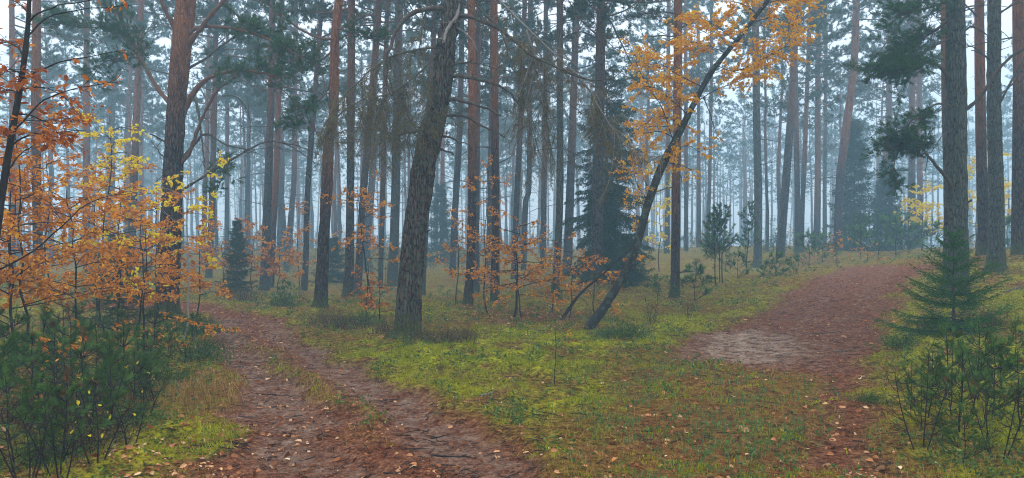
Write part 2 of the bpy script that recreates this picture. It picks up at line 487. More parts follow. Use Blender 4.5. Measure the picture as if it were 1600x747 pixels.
# ------------------------------------------------------------------ the list of trees read from the photograph
# key, depth, [(x, y, width) in photograph pixels from the foot upwards], bark, label
TREES = [
 ('pine', 16.0, [(261,497,37),(262,480,32),(267,374,31),(272,270,28),(277,170,27),(284,80,28),(291,0,28)], 'bark_red', 'big pine with long arching boughs behind the orange oaks at the left track bend'),
 ('pine', 12.5, [(634,534,46),(637,515,40),(641,450,37),(647,373,33),(656,310,34),(665,250,35),(676,200,33),(687,150,31),(698,70,29),(707,0,27)], 'bark_hero', 'thick leaning pine with plated bark on the mossy island between the tracks'),
 ('pine', 18.0, [(500,490,24),(501,470,20),(505,390,17),(507,350,16),(511,280,17),(513,225,16),(520,180,14),(523,60,13),(529,0,13)], 'bark_red', 'crooked pine with bright orange upper stem left of the leaning pine'),
 ('pine', 25.0, [(411,459,18),(413,440,14),(416,350,13),(419,280,12),(424,130,10),(426,0,9)], 'bark', 'straight pine just left of a thinner orange stem behind the left track'),
 ('pine', 27.0, [(423,453,10),(427,350,9),(431,280,9),(437,130,8),(441,0,7)], 'bark_red', 'thin orange pine touching the straight pine behind the left track'),
 ('pine', 25.0, [(475,458,11),(478,400,9),(481,300,8.5),(490,180,8),(497,90,7),(503,0,6)], 'bark', 'slim dark pine leaning right, left of the crooked orange pine'),
 ('pine', 22.0, [(543,472,18),(546,420,15),(548,300,12),(549,150,12),(549,0,11)], 'bark', 'upright pine behind the golden oak sapling, left stem of a crossing pair'),
 ('pine', 24.0, [(559,465,13),(563,380,11),(569,290,11),(578,180,11),(588,60,10),(592,0,10)], 'bark', 'right-leaning pine of the crossing pair behind the golden oak sapling'),
 ('pine', 40.0, [(571,425,11),(577,330,12),(583,250,10),(586,100,9),(588,0,8)], 'bark', 'misty curved pine showing right of the crossing pair'),
 ('pine', 28.0, [(594,449,8),(597,330,8),(600,200,8),(603,80,7),(606,0,7)], 'bark_red', 'thin reddish pine left of the wide grey pine behind the leaning pine'),
 ('pine', 28.0, [(613,451,19),(615,400,15),(618,300,14),(620,200,13),(624,0,12)], 'bark_dark', 'wide grey pine standing close behind the leaning pine on its left'),
 ('pine', 24.0, [(659,468,10),(664,380,9),(668,300,8),(674,150,8),(680,0,7)], 'bark', 'narrow pine half hidden by the right edge of the leaning pine'),
 ('pine', 32.0, [(707,431,11),(710,350,10),(714,280,10),(719,180,9),(722,0,8)], 'bark', 'grey pine in the open misty gap right of the leaning pine'),
 ('pine', 20.0, [(731,489,18),(733,450,14),(736,380,13),(738,250,14),(738,100,13),(736,0,12)], 'bark_red', 'orange-topped pine right of the leaning pine, with its foot in moss'),
 ('pine', 26.0, [(745,463,10),(745,350,8),(746,200,8),(748,0,7)], 'bark', 'slim pine tucked directly behind the orange-topped pine'),
 ('pine', 21.0, [(773,475,15),(774,400,13),(774,300,12),(773,150,12),(772,0,11)], 'bark_red', 'straight reddish pine wrapped by orange oak leaves'),
 ('pine', 30.0, [(762,443,8),(765,300,7),(768,100,6),(769,0,6)], 'bark', 'very thin pine just left of the reddish pine with oak leaves'),
 ('pine', 48.0, [(690,396,7),(692,200,6),(693,0,5)], 'bark_red', 'pale thin pine far back in the gap beside the leaning pine'),
 ('pine', 30.0, [(803,438,11),(806,350,9),(809,280,9),(815,150,8),(820,0,7)], 'bark', 'slightly leaning pine above the small orange oaks, left one of three'),
 ('pine', 34.0, [(818,428,9),(821,320,9),(826,300,8),(827,250,8),(829,0,8)], 'bark', 'kinked pine above the small orange oaks, middle one of three'),
 ('pine', 34.0, [(848,423,10),(850,300,9),(852,150,8),(853,0,7)], 'bark', 'misty upright pine above the small orange oaks, right one of three'),
 ('pine', 22.0, [(867,471,14),(871,400,11),(875,300,11),(875,150,10),(875,0,10)], 'bark_dark', 'slender grey pine left of the dark spruce, with snags high up'),
 ('pine', 31.0, [(886,429,15),(891,300,13),(896,150,11),(901,0,10)], 'bark', 'faded wide pine between the slender grey pine and the dark spruce'),
 ('pine', 24.5, [(931,443,21),(933,400,18),(934,300,18),(937,150,16),(939,0,14)], 'bark', 'wide brown pine standing in front of the dark spruce'),
 ('pine', 21.0, [(1053,476,18),(1055,440,14.5),(1056,300,13),(1058,150,13),(1059,0,13)], 'bark_red', 'straight red-brown pine crossed by the bent birch'),
 ('pine', 40.0, [(1042,399,9),(1043,300,7),(1044,150,6),(1045,0,6)], 'bark', 'faint pine seen just left of the red-brown pine'),
 ('pine', 42.0, [(1072,396,7),(1072,250,6),(1071,0,5)], 'bark', 'faint grey pine just right of the red-brown pine'),
 ('pine', 45.0, [(1092,389,8),(1092,280,6),(1091,100,5),(1090,0,5)], 'bark_red', 'misty reddish pine behind the tuft of young pines'),
 ('pine', 44.0, [(1105,390,7),(1109,280,5.5),(1111,130,5),(1112,0,5)], 'bark', 'misty thin pine leaning a little, above the tuft of young pines'),
 ('pine', 30.0, [(1183,427,17),(1184,400,13),(1185,300,12),(1182,200,11),(1181,130,11),(1180,0,10)], 'bark_dark', 'dark grey pine by the left verge of the right road'),
 ('pine', 31.0, [(1219,398,13),(1223,350,12),(1228,280,12),(1235,180,11),(1241,80,10),(1246,0,9)], 'bark', 'curved pine leaning right above the bushes at the road crest'),
 ('pine', 36.0, [(1247,398,12),(1246,350,9),(1245,280,8),(1243,150,8),(1242,0,7)], 'bark', 'upright hazy pine crossing behind the curved pine at the road crest'),
 ('pine', 38.0, [(1252,397,9),(1253,330,7),(1257,250,7),(1263,100,6),(1266,0,6)], 'bark_red', 'hazy pine leaning right beside the upright one at the road crest'),
 ('pine', 42.0, [(1276,389,11),(1278,280,9),(1278,150,8),(1278,0,7)], 'bark_red', 'broad orange misty pine right of the curved pine'),
 ('pine', 46.0, [(1289,386,7),(1289,280,5.5),(1290,100,5),(1290,0,5)], 'bark_dark', 'thin dark misty pine next to the broad orange one'),
 ('pine', 34.0, [(1309,399,16),(1310,350,12),(1313,280,12),(1322,200,12),(1333,110,11),(1338,0,10)], 'bark_red', 'reddish pine leaning right beside the hazy spruce past the road crest'),
 ('pine', 44.0, [(1391,389,9),(1391,280,7),(1390,150,7),(1389,0,6)], 'bark', 'misty pine above the bend of the right road'),
 ('pine', 38.0, [(1424,393,12),(1424,300,10),(1425,150,9),(1426,0,9)], 'bark', 'hazy pine behind the small yellow tree, left of a pair'),
 ('pine', 41.0, [(1437,391,10),(1437,300,8),(1437,150,8),(1436,0,7)], 'bark_red', 'hazy orange pine behind the small yellow tree, right of a pair'),
 ('pine', 20.0, [(1482,415,15),(1481,300,13),(1479,150,13),(1478,0,12)], 'bark_red', 'orange pine half hidden by the rough grey pine behind the little spruce'),
 ('pine', 15.0, [(1492,464,38),(1494,430,33),(1495,400,31),(1496,330,29),(1496,250,28),(1497,180,27),(1496,100,27),(1495,0,25)], 'bark_dark', 'rough grey pine with crooked boughs behind the little green spruce'),
 ('pine', 20.0, [(1537,408,20),(1537,350,16),(1535,250,15),(1532,100,14),(1530,0,13)], 'bark_red', 'reddish pine close behind the dark pine on the right bank'),
 ('pine', 17.0, [(1555,427,28),(1557,380,23),(1557,280,20),(1553,150,19),(1552,0,17)], 'bark_dark', 'dark stout pine on the right bank, grey below and brown above'),
 ('pine', 19.0, [(1594,405,23),(1592,350,20),(1591,250,17),(1590,100,16),(1589,0,16)], 'bark_red', 'orange pine at the right edge of the picture'),
 ('pine', 22.0, [(61,445,15),(59,300,13),(57,150,13),(57,0,12)], 'bark_red', 'pinkish pine behind the dark oak stem on the left'),
 ('pine', 28.0, [(20,432,9),(19,300,8),(18,150,8),(18,0,7)], 'bark_red', 'thin pine by the left edge, behind rust oak leaves'),
 ('pine', 30.0, [(136,428,11),(134,200,10),(136,50,8),(137,0,8)], 'bark_red', 'misty pine left of the yellow sapling'),
 ('pine', 27.0, [(203,438,13),(208,300,11),(213,180,10),(219,60,9),(222,0,9)], 'bark_red', 'orange pine rising behind the yellow sapling'),
 ('pine', 45.0, [(168,405,9),(175,200,8),(184,60,7),(190,0,7)], 'bark', 'pale pine leaning right in the mist behind the yellow sapling'),
 ('pine', 28.0, [(326,434,11),(331,330,9),(335,200,8),(338,0,7)], 'bark', 'hazy pine just right of the big left pine'),
 ('pine', 44.0, [(354,402,8),(355,280,6),(356,0,5)], 'bark', 'faint pine rising behind the lone round spruce'),
 ('pine', 44.0, [(387,400,8),(388,280,6),(389,100,6),(389,0,5)], 'bark', 'faint pine just right of the lone round spruce'),
 ('pine', 38.0, [(447,426,8),(454,340,8),(459,280,8),(461,150,7),(463,0,7)], 'bark', 'faded pine bending right between the slim dark pine and the straight pine'),
]

KEEP_NEAR = {23}                              # stands just in front of the spruce
TREES = [(k, d if d < 24 or i in KEEP_NEAR else 24 + (d - 24) * 1.3 + 3.5, p, b, l) for i, (k, d, p, b, l) in enumerate(TREES)]

# ------------------------------------------------------------------ terrain
anch = []
for _, d, pts, _, _ in TREES:
    p = P(pts[0][0], pts[0][1] - 3, d)
    anch.append(p)
for px, py, d in [(922,510,15.0),(1490,507,11.0),(810,500,17.0),(583,478,18.5),(1350,413,26.5),(1290,426,24.5),(1230,470,18.0),(1230,545,12.0),
                  (1150,520,13.4),(1395,470,17.0),(1370,540,11.8),(370,458,24.0),(345,487,18.3),(330,560,10.7),(1300,640,7.4),(1600,460,15.0),
                  (1100,640,7.3),(700,600,8.7),(500,640,7.3),(480,530,12.9),(1600,560,9.0)]:
    anch.append(P(px, py, d))
for x, y, z in [(-3,2,0),(3,2,0),(0,0,0),(-8,4,.05),(8,4,.12),(0,-15,0),(-20,-10,0),(20,-10,.3),(-70,20,.3),(70,20,1.9),(-55,60,.6),(0,60,1.05),(25,60,1.15),(50,60,1.5),
                (-110,100,.9),(-40,105,1.0),(40,105,1.3),(110,100,1.6),(0,165,1.4),(-150,0,.3),(150,0,1.6),(0,-150,0),(-9,7,.12),(-12,12,.1)]:
    anch.append(np.array([x, y, z], float))
anch = np.array(anch)

def _tps(r2):
    return np.where(r2 > 1e-9, .5 * r2 * np.log(np.maximum(r2, 1e-9)), 0)
S_ = 20.0
A2 = anch[:, :2] / S_
K = _tps(((A2[:, None] - A2[None]) ** 2).sum(-1)) + .02 * np.eye(len(A2))
Pm = np.c_[np.ones(len(A2)), A2]
sol = np.linalg.solve(np.block([[K, Pm], [Pm.T, np.zeros((3, 3))]]), np.r_[anch[:, 2], 0, 0, 0])

def macro(x, y):
    q = np.stack([np.ravel(x), np.ravel(y)], -1) / S_
    out = np.empty(len(q))
    for i in range(0, len(q), 20000):
        c = q[i:i + 20000]
        out[i:i + 20000] = _tps(((c[:, None] - A2[None]) ** 2).sum(-1)) @ sol[:-3] + sol[-3] + c @ sol[-2:]
    return np.clip(out, -.6, 3.0)

def ground_hit(px, py):
    """Where the ray through a photograph pixel meets the terrain."""
    d = np.geomspace(.8, 90, 900)
    x, z = (px - 800) * d / F, CAMZ + (HOR - py) * d / F
    h = macro(x, d)
    k = np.argmax(z < h) if np.any(z < h) else len(d) - 1
    return x[k], d[k]

def poly(pix, extra=()):
    return np.array([ground_hit(*p) for p in pix] + list(extra))

RUTS = [[(505,760),(470,700),(440,640),(420,590),(385,545),(358,515),(345,495)], [(780,760),(720,700),(660,650),(590,605),(520,565),(470,530),(420,500)],
        [(1330,414),(1290,440),(1245,470),(1195,505),(1130,545)], [(1395,416),(1360,450),(1330,490),(1305,530),(1290,570)], [(1345,420),(1300,452),(1262,490),(1222,530),(1190,560)]]

def rut_dist(x, y, lines):
    best = np.full(x.shape, 1e9)
    for ln in lines:
        for (ax, ay), (bx, by) in zip(ln, ln[1:]):
            ex, ey = bx - ax, by - ay
            t = np.clip(((x - ax) * ex + (y - ay) * ey) / (ex * ex + ey * ey + 1e-12), 0, 1)
            best = np.minimum(best, (x - ax - t * ex) ** 2 + (y - ay - t * ey) ** 2)
    return np.sqrt(best)

def sdist(x, y, pg):
    """Signed distance to a polygon, positive inside."""
    a, b = pg, np.roll(pg, -1, 0)
    best = np.full(x.shape, 1e9)
    ins = np.zeros(x.shape, bool)
    for (ax, ay), (bx, by) in zip(a, b):
        ex, ey = bx - ax, by - ay
        t = np.clip(((x - ax) * ex + (y - ay) * ey) / (ex * ex + ey * ey + 1e-12), 0, 1)
        best = np.minimum(best, (x - ax - t * ex) ** 2 + (y - ay - t * ey) ** 2)
        c = (ay > y) != (by > y)
        ins ^= c & (x < (bx - ax) * (y - ay) / (by - ay + 1e-12) + ax)
    return np.where(ins, 1, -1) * np.sqrt(best)

PG = {}
PG['track'] = poly([(318,747),(345,690),(372,640),(366,600),(350,560),(334,525),(322,503),(316,493),(250,483),(180,478),(150,470),(260,468),(330,474),(398,487),(450,503),(492,530),(540,560),(600,590),(680,622),(745,655),(800,695),(850,747)],
                   [(.35, 4.2), (.7, 2.5), (.9, -3), (-3.2, -3), (-2.6, 2.5), (-2.35, 4.2)])
PG['strip'] = poly([(372,508),(392,506),(425,535),(470,570),(520,600),(580,640),(640,690),(590,690),(520,650),(455,610),(415,575),(390,540)])
PG['road'] = poly([(1282,428),(1330,414),(1425,414),(1500,410),(1500,418),(1440,422),(1412,448),(1385,480),(1372,520),(1362,560),(1357,620),(1380,680),(1420,747),(1250,747),(1290,680),(1290,610),(1262,580),(1180,574),(1090,566),(1030,548),(1040,538),(1100,520),(1165,500),(1215,470),(1255,442)])
PG['sand'] = poly([(1055,545),(1110,522),(1170,512),(1225,520),(1245,540),(1235,558),(1180,568),(1100,562)])
PG['worn'] = poly([(850,747),(960,670),(1030,600),(1060,566),(1290,574),(1420,747)], [(2.6, 3), (2.6, -3), (.7, -3), (.5, 3)])
PG['moss1'] = poly([(505,540),(560,533),(620,530),(700,520),(760,508),(850,512),(950,510),(1010,500),(1080,488),(1135,495),(1080,515),(1015,540),(950,575),(870,590),(780,590),(690,578),(610,572),(550,562)])
PG['moss2'] = poly([(1420,470),(1480,520),(1600,470),(1700,520),(1900,747),(1440,747),(1385,650),(1372,580),(1385,520)])
PG['moss3'] = poly([(235,620),(300,600),(335,600),(325,640),(290,690),(200,747),(120,747),(160,690)])
RUTS = [np.array([ground_hit(*p) for p in ln]) for ln in RUTS]
PG['litter1'] = poly([(740,480),(830,478),(915,490),(910,508),(820,510),(740,505)])

def masks(x, y):
    x, y = np.ravel(x).astype(float), np.ravel(y).astype(float)
    wx = x + (fbm2(x, y, .9, 3) - .5) * .9
    wy = y + (fbm2(x, y, .9, 13) - .5) * .9
    near = (y < 45) & (y > -4) & (np.abs(x) < 30)
    out = {}
    for k, w in (('track', .20), ('strip', .25), ('road', .28), ('sand', .7), ('worn', .8), ('moss1', .8), ('moss2', .8), ('moss3', .4), ('litter1', 1.0)):
        s = np.full(x.shape, -9.0)
        s[near] = sdist(wx[near], wy[near], PG[k])
        out[k] = sm(-w, w, s - (.16 if k == 'strip' else 0))
    strip = out['strip'] * sm(.22, .48, fbm2(x, y, .5, 41))
    dirt = np.maximum(out['track'] * (1 - .8 * strip), out['road'])
    worn = out['worn'] * (1 - dirt)
    patch = fbm2(x, y, 1.6, 77)
    fine = fbm2(x, y, .35, 79)
    m0 = sm(.40, .62, patch * .6 + fine * .4) * .55
    moss = np.maximum.reduce([m0, out['moss1'] * sm(.36, .54, patch * .45 + fine * .55), out['moss2'] * .8 * sm(.40, .58, patch * .4 + fine * .6), out['moss3'] * sm(.3, .5, fine)])
    moss = moss * (1 - .60 * sm(13, 26, y))
    rut = np.zeros(x.shape)
    rut[near] = sm(.55, .12, rut_dist(wx[near] * .5 + x[near] * .5, wy[near] * .5 + y[near] * .5, RUTS))
    moss = moss * (1 - .75 * sm(-2.9, -3.7, x) * sm(10, 8, y))
    moss = moss * (1 - dirt) * (1 - worn * .50) * (1 - out['litter1'] * .8)
    ring = mound(x, y) * sm(.25, .6, fbm2(x, y, .3, 351)) * (1 - dirt)
    moss = moss * (1 - .8 * ring)
    out['litter1'] = np.maximum(out['litter1'], ring)
    return {'dirt': dirt, 'worn': worn, 'moss': moss, 'sand': out['sand'] * dirt, 'strip': out['strip'] * out['track'], 'litter': out['litter1'], 'track': out['track'], 'road': out['road'], 'rut': rut * dirt * (1 - .7 * out['road'])}

def height(x, y, mk=None):
    x, y = np.ravel(x).astype(float), np.ravel(y).astype(float)
    mk = mk or masks(x, y)
    soft = 1 - mk['dirt']
    h = macro(x, y) + .13 * mound(x, y)
    h = h + soft * ((fbm2(x, y, 2.2, 5) - .5) * .16 + (fbm2(x, y, .55, 6) - .5) * .075) - .05 * mk['dirt']
    h = h + mk['dirt'] * ((fbm2(x, y, .8, 8) - .5) * .045 + (fbm2(x, y, .17, 9) - .5) * .013) + mk['strip'] * .05 - mk['rut'] * .045
    return h + mk['moss'] * (.02 + .24 * (fbm2(x, y, .38, 15, 2) - .42))

MOUNDS = [(P(p[0][0], p[0][1], d)[:2], p[0][2] * d / F) for _, d, p, _, _ in TREES if d < 28]

def mound(x, y):
    m = np.zeros(np.shape(x))
    for (cx, cy_), w in MOUNDS:
        m = np.maximum(m, np.exp(-((x - cx) ** 2 + (y - cy_) ** 2) / (w * .5 + .22) ** 2))
    return m

def hz(x, y):
    return float(height(np.array([float(x)]), np.array([float(y)]))[0])

def fwd_az():
    a = np.linspace(R(-46), R(46), 640)
    b = np.linspace(R(46), R(360 - 46), 70)[1:-1]
    return np.r_[a, b]
AZ = fwd_az()
RR = np.r_[np.geomspace(.5, 4, 26)[:-1], np.geomspace(4, 45, 360)[:-1], np.geomspace(45, 170, 50)]
gx = RR[:, None] * np.sin(AZ)[None]
gy = RR[:, None] * np.cos(AZ)[None]
gmk = masks(gx, gy)
gz = height(gx, gy, gmk)
gv = np.c_[gx.ravel(), gy.ravel(), gz]
na, nr = len(AZ), len(RR)
ii = np.arange(nr - 1)[:, None] * na
jj = np.arange(na)[None]
kk = (jj + 1) % na
gf = np.stack([ii + jj, ii + na + jj, ii + na + kk, ii + kk], -1).reshape(-1, 4)

def ground_material():
    m, nt, bs = new_mat('forest_floor')
    tc = nt.nodes.new('ShaderNodeTexCoord')
    vec = tc.outputs['Object']
    at = {}
    for k in ('dirt', 'moss', 'sand', 'worn', 'litter', 'rut'):
        a = nt.nodes.new('ShaderNodeAttribute')
        a.attribute_name = k
        at[k] = a.outputs['Fac']
    n1, n2_, n3, n4 = noise(nt, vec, 1.1, 6, .62), noise(nt, vec, 5, 6, .68), noise(nt, vec, 24, 5, .72), noise(nt, vec, 85, 4, .75)
    def blend(a, b, f=.5):
        return mixc(nt, f, a, b)
    n25 = noise(nt, vec, 10, 6, .75)
    t34, t24 = blend(blend(n3, n4, .35), n25, .48), blend(n2_, n3, .45)
    litter = ramp(nt, t34, [(.41, (.014, .006, .003)), (.475, (.09, .038, .013)), (.53, (.19, .09, .032)), (.60, (.37, .22, .10))])
    olive = ramp(nt, t34, [(.41, (.016, .013, .003)), (.49, (.10, .085, .012)), (.58, (.23, .19, .025))])
    fm = ramp(nt, blend(n1, n2_, .4), [(.42, (0, 0, 0)), (.56, (1, 1, 1))])
    floor = mixc(nt, fm, litter, olive)
    mossc = ramp(nt, blend(n3, n2_, .35), [(.38, (.018, .018, .002)), (.46, (.15, .15, .006)), (.54, (.34, .33, .010)), (.63, (.48, .42, .035))])
    deep = ramp(nt, blend(n3, n2_, .35), [(.38, (.010, .014, .002)), (.48, (.07, .10, .008)), (.60, (.17, .21, .016))])
    mossc = mixc(nt, ramp(nt, blend(n1, n25, .5), [(.44, (1, 1, 1)), (.54, (0, 0, 0))]), mossc, deep)
    c = mixc(nt, at['moss'], floor, mossc)
    grassy = ramp(nt, t34, [(.41, (.022, .010, .004)), (.48, (.115, .050, .018)), (.55, (.22, .115, .036)), (.62, (.25, .19, .04))])
    gm = ramp(nt, n2_, [(.50, (0, 0, 0)), (.64, (1, 1, 1))])
    grassy = mixc(nt, math_(nt, 'MULTIPLY', gm, .6), grassy, olive)
    c = mixc(nt, at['worn'], c, grassy)
    c = mixc(nt, math_(nt, 'MULTIPLY', at['litter'], .8), c, litter)
    needle = ramp(nt, t34, [(.41, (.016, .006, .004)), (.48, (.098, .034, .019)), (.545, (.205, .077, .042)), (.62, (.38, .185, .11))])
    bare = ramp(nt, t24, [(.38, (.040, .022, .018)), (.47, (.125, .080, .068)), (.56, (.205, .143, .125)), (.66, (.32, .245, .22))])
    barem = ramp(nt, blend(n1, n2_, .55), [(.47, (0, 0, 0)), (.58, (1, 1, 1))])
    rutm = math_(nt, 'MULTIPLY', at['rut'], ramp(nt, blend(n2_, n3, .4), [(.36, (0, 0, 0)), (.50, (1, 1, 1))]))
    sandf = math_(nt, 'ADD', math_(nt, 'MULTIPLY', barem, .25), math_(nt, 'ADD', math_(nt, 'MULTIPLY', at['sand'], ramp(nt, n2_, [(.36, (.35,) * 3), (.56, (1, 1, 1))])), math_(nt, 'MULTIPLY', rutm, .62)), True)
    dry = ramp(nt, t24, [(.38, (.085, .048, .036)), (.47, (.20, .135, .112)), (.56, (.31, .225, .195)), (.66, (.44, .345, .31))])
    bare = mixc(nt, at['sand'], bare, dry)
    dirt = mixc(nt, sandf, needle, bare)
    c = mixc(nt, at['dirt'], c, dirt)
    c = mixc(nt, 1.0, c, (1.34, 1.24, 1.0), 'MULTIPLY')
    nt.links.new(c, bs.inputs['Base Color'])
    bs.inputs['Roughness'].default_value = .95
    bs.inputs['Specular IOR Level'].default_value = .0
    h = math_(nt, 'ADD', math_(nt, 'MULTIPLY', n3, .6), math_(nt, 'MULTIPLY', n4, .35))
    bump(nt, bs, math_(nt, 'ADD', h, math_(nt, 'MULTIPLY', n2_, .8)), 1.0, .06)
    return m
M['ground'] = ground_material()

fc = gf[:, 0]
f_track = (gmk['track'][gf].mean(1) > .5) & (gmk['track'][gf].mean(1) >= gmk['road'][gf].mean(1))
f_road = (gmk['road'][gf].mean(1) > .5) & ~f_track
for nm, sel in (('ground', ~(f_track | f_road)), ('forest_track', f_track), ('forest_road', f_road)):
    fs = gf[sel]
    used, inv = np.unique(fs, return_inverse=True)
    mb = MB()
    mb.add(gv[used], inv.reshape(-1, 4))
    if nm == 'ground':                       # close the small ring under the camera
        ring = gv[:na]
        mb.add(np.vstack([ring, [[0, 0, ring[:, 2].mean()]]]), np.stack([np.full(na, na), np.arange(na), (np.arange(na) + 1) % na], -1))
    o = mb.build(nm, M['ground'])
    o['kind'] = 'structure'
    for k in ('dirt', 'moss', 'sand', 'worn', 'litter', 'rut'):
        a = o.data.attributes.new(k, 'FLOAT', 'POINT')
        vals = np.zeros(len(o.data.vertices), np.float32)
        vals[:len(used)] = gmk[k][used]
        if nm == 'ground':
            vals[len(used):] = .5 if k == 'worn' else 0
        a.data.foreach_set('value', vals)

# ------------------------------------------------------------------ the mist
hb = MB()
x0, x1, y0, y1, z0, z1 = -176, 176, -176, 176, -1.8, 26.0
hb.add([(x0,y0,z0),(x1,y0,z0),(x1,y1,z0),(x0,y1,z0),(x0,y0,z1),(x1,y0,z1),(x1,y1,z1),(x0,y1,z1)],
       [(0,3,2,1),(4,5,6,7),(0,1,5,4),(1,2,6,5),(2,3,7,6),(3,0,4,7)])
hm = bpy.data.materials.new('mist')
hm.use_nodes = True
hm.node_tree.nodes.clear()
ho = hm.node_tree.nodes.new('ShaderNodeOutputMaterial')
hv = hm.node_tree.nodes.new('ShaderNodeVolumePrincipled')
hv.inputs['Color'].default_value = (.39, .60, .74, 1)
hv.inputs['Density'].default_value = HAZE_DENSITY
hv.inputs['Anisotropy'].default_value = .15
hm.node_tree.links.new(hv.outputs[0], ho.inputs['Volume'])
tag(hb.build('haze', hm, smooth=False), kind='stuff', label='pale blue mist filling the forest between the stems')

# ------------------------------------------------------------------ pine crowns (shared meshes) and far stems
def twig_pts(start, d, L, g, bend, n=4, sag=0.0):
    d = unit(d)
    b = unit(d + bend * g.normal(size=3) + np.array([0, 0, sag]))
    t = np.linspace(0, 1, n)[:, None]
    return start + d * L * t + (b - d) * L * t ** 2 * .6

def make_crown(seed, Lc=8.5, nb=24, rad=2.5, per=20, nl=.16, nw=.022):
    g = np.random.default_rng(seed)
    mb = MB()
    s0, sdir, sl = [], [], []
    for i in range(nb):
        t = (i + g.uniform(0, 1)) / nb
        z = Lc * (t * .97)
        prof = (.45 + .9 * math.sin(math.pi * min(1, .18 + t * .9)) ** .8) * (1 - .55 * t)
        L = rad * prof * g.uniform(.65, 1.25)
        az = g.uniform(0, 2 * math.pi)
        el = R(-8 + 55 * t + g.normal() * 10)
        d = np.array([math.cos(az) * math.cos(el), math.sin(az) * math.cos(el), math.sin(el)])
        pts = twig_pts(np.array([0, 0, z]), d, L, g, .35, 6, .25)
        tube(mb, pts, np.linspace(.035 * (1.2 - t), .008, 6), 4, 0)
        nt_ = int(4 + L * 3.2)
        for k in range(nt_):
            u = g.uniform(.35, 1) if k else 1.0
            q = pts[0] + (pts[-1] - pts[0]) * u if k else pts[-1]
            idx = u * 5
            lo = min(int(idx), 4)
            q = pts[lo] + (pts[lo + 1] - pts[lo]) * (idx - lo)
            side = unit(np.cross(d, [0, 0, 1])) * g.choice([-1, 1])
            td = unit(d * .6 + side * g.uniform(.2, 1) + np.array([0, 0, g.uniform(-.05, .55)]))
            tl = g.uniform(.35, .8)
            tp = twig_pts(q, td, tl, g, .3, 3, .3)
            tube(mb, tp, [.008, .006, .003], 3, 0)
            ns = g.integers(4, 8)
            for _ in range(ns):
                v = g.uniform(.3, 1)
                s0.append(tp[0] + (tp[2] - tp[0]) * v)
                sdir.append(unit(td * .7 + g.normal(size=3) * .45 + np.array([0, 0, .35])))
                sl.append(g.uniform(.1, .2))
    shoots(mb, np.array(s0), np.array(sdir), np.array(sl), per, nl, nw, g, 1)
    return mb.mesh('crown', [M['limb_red'], M['pine_far']])

CROWNS = [make_crown(100 + i, Lc=9.0 + 1.0 * (i % 3), nb=30 + 4 * (i % 3), rad=2.6 + .3 * (i % 4)) for i in range(6)]
CROWN_L = [9.0 + 1.0 * (i % 3) for i in range(6)]

def add_snags(mb, path, rads, g, n, zmin, zmax, lmax=1.6, mat=0):
    for _ in range(n):
        z = g.uniform(zmin, zmax)
        k = np.searchsorted(path[:, 2], z)
        if k <= 0 or k >= len(path):
            continue
        az = g.uniform(0, 2 * math.pi)
        d = np.array([math.cos(az), math.sin(az), g.uniform(-.25, .35)])
        L = g.uniform(.15, 1) ** 1.6 * lmax + .12
        pts = twig_pts(path[k] + d * rads[k] * .6, d, L, g, .35, 5, -.25)
        r0 = .010 + .008 * L
        tube(mb, pts, np.linspace(r0, r0 * .3, 5), 4, mat)
        if L > .6:
            for _ in range(g.integers(1, 4)):
                q = pts[g.integers(2, 5)]
                tube(mb, twig_pts(q, unit(d + g.normal(size=3) * .6), L * g.uniform(.2, .5), g, .4, 3, -.2), [r0 * .45, r0 * .3, r0 * .15], 3, mat)

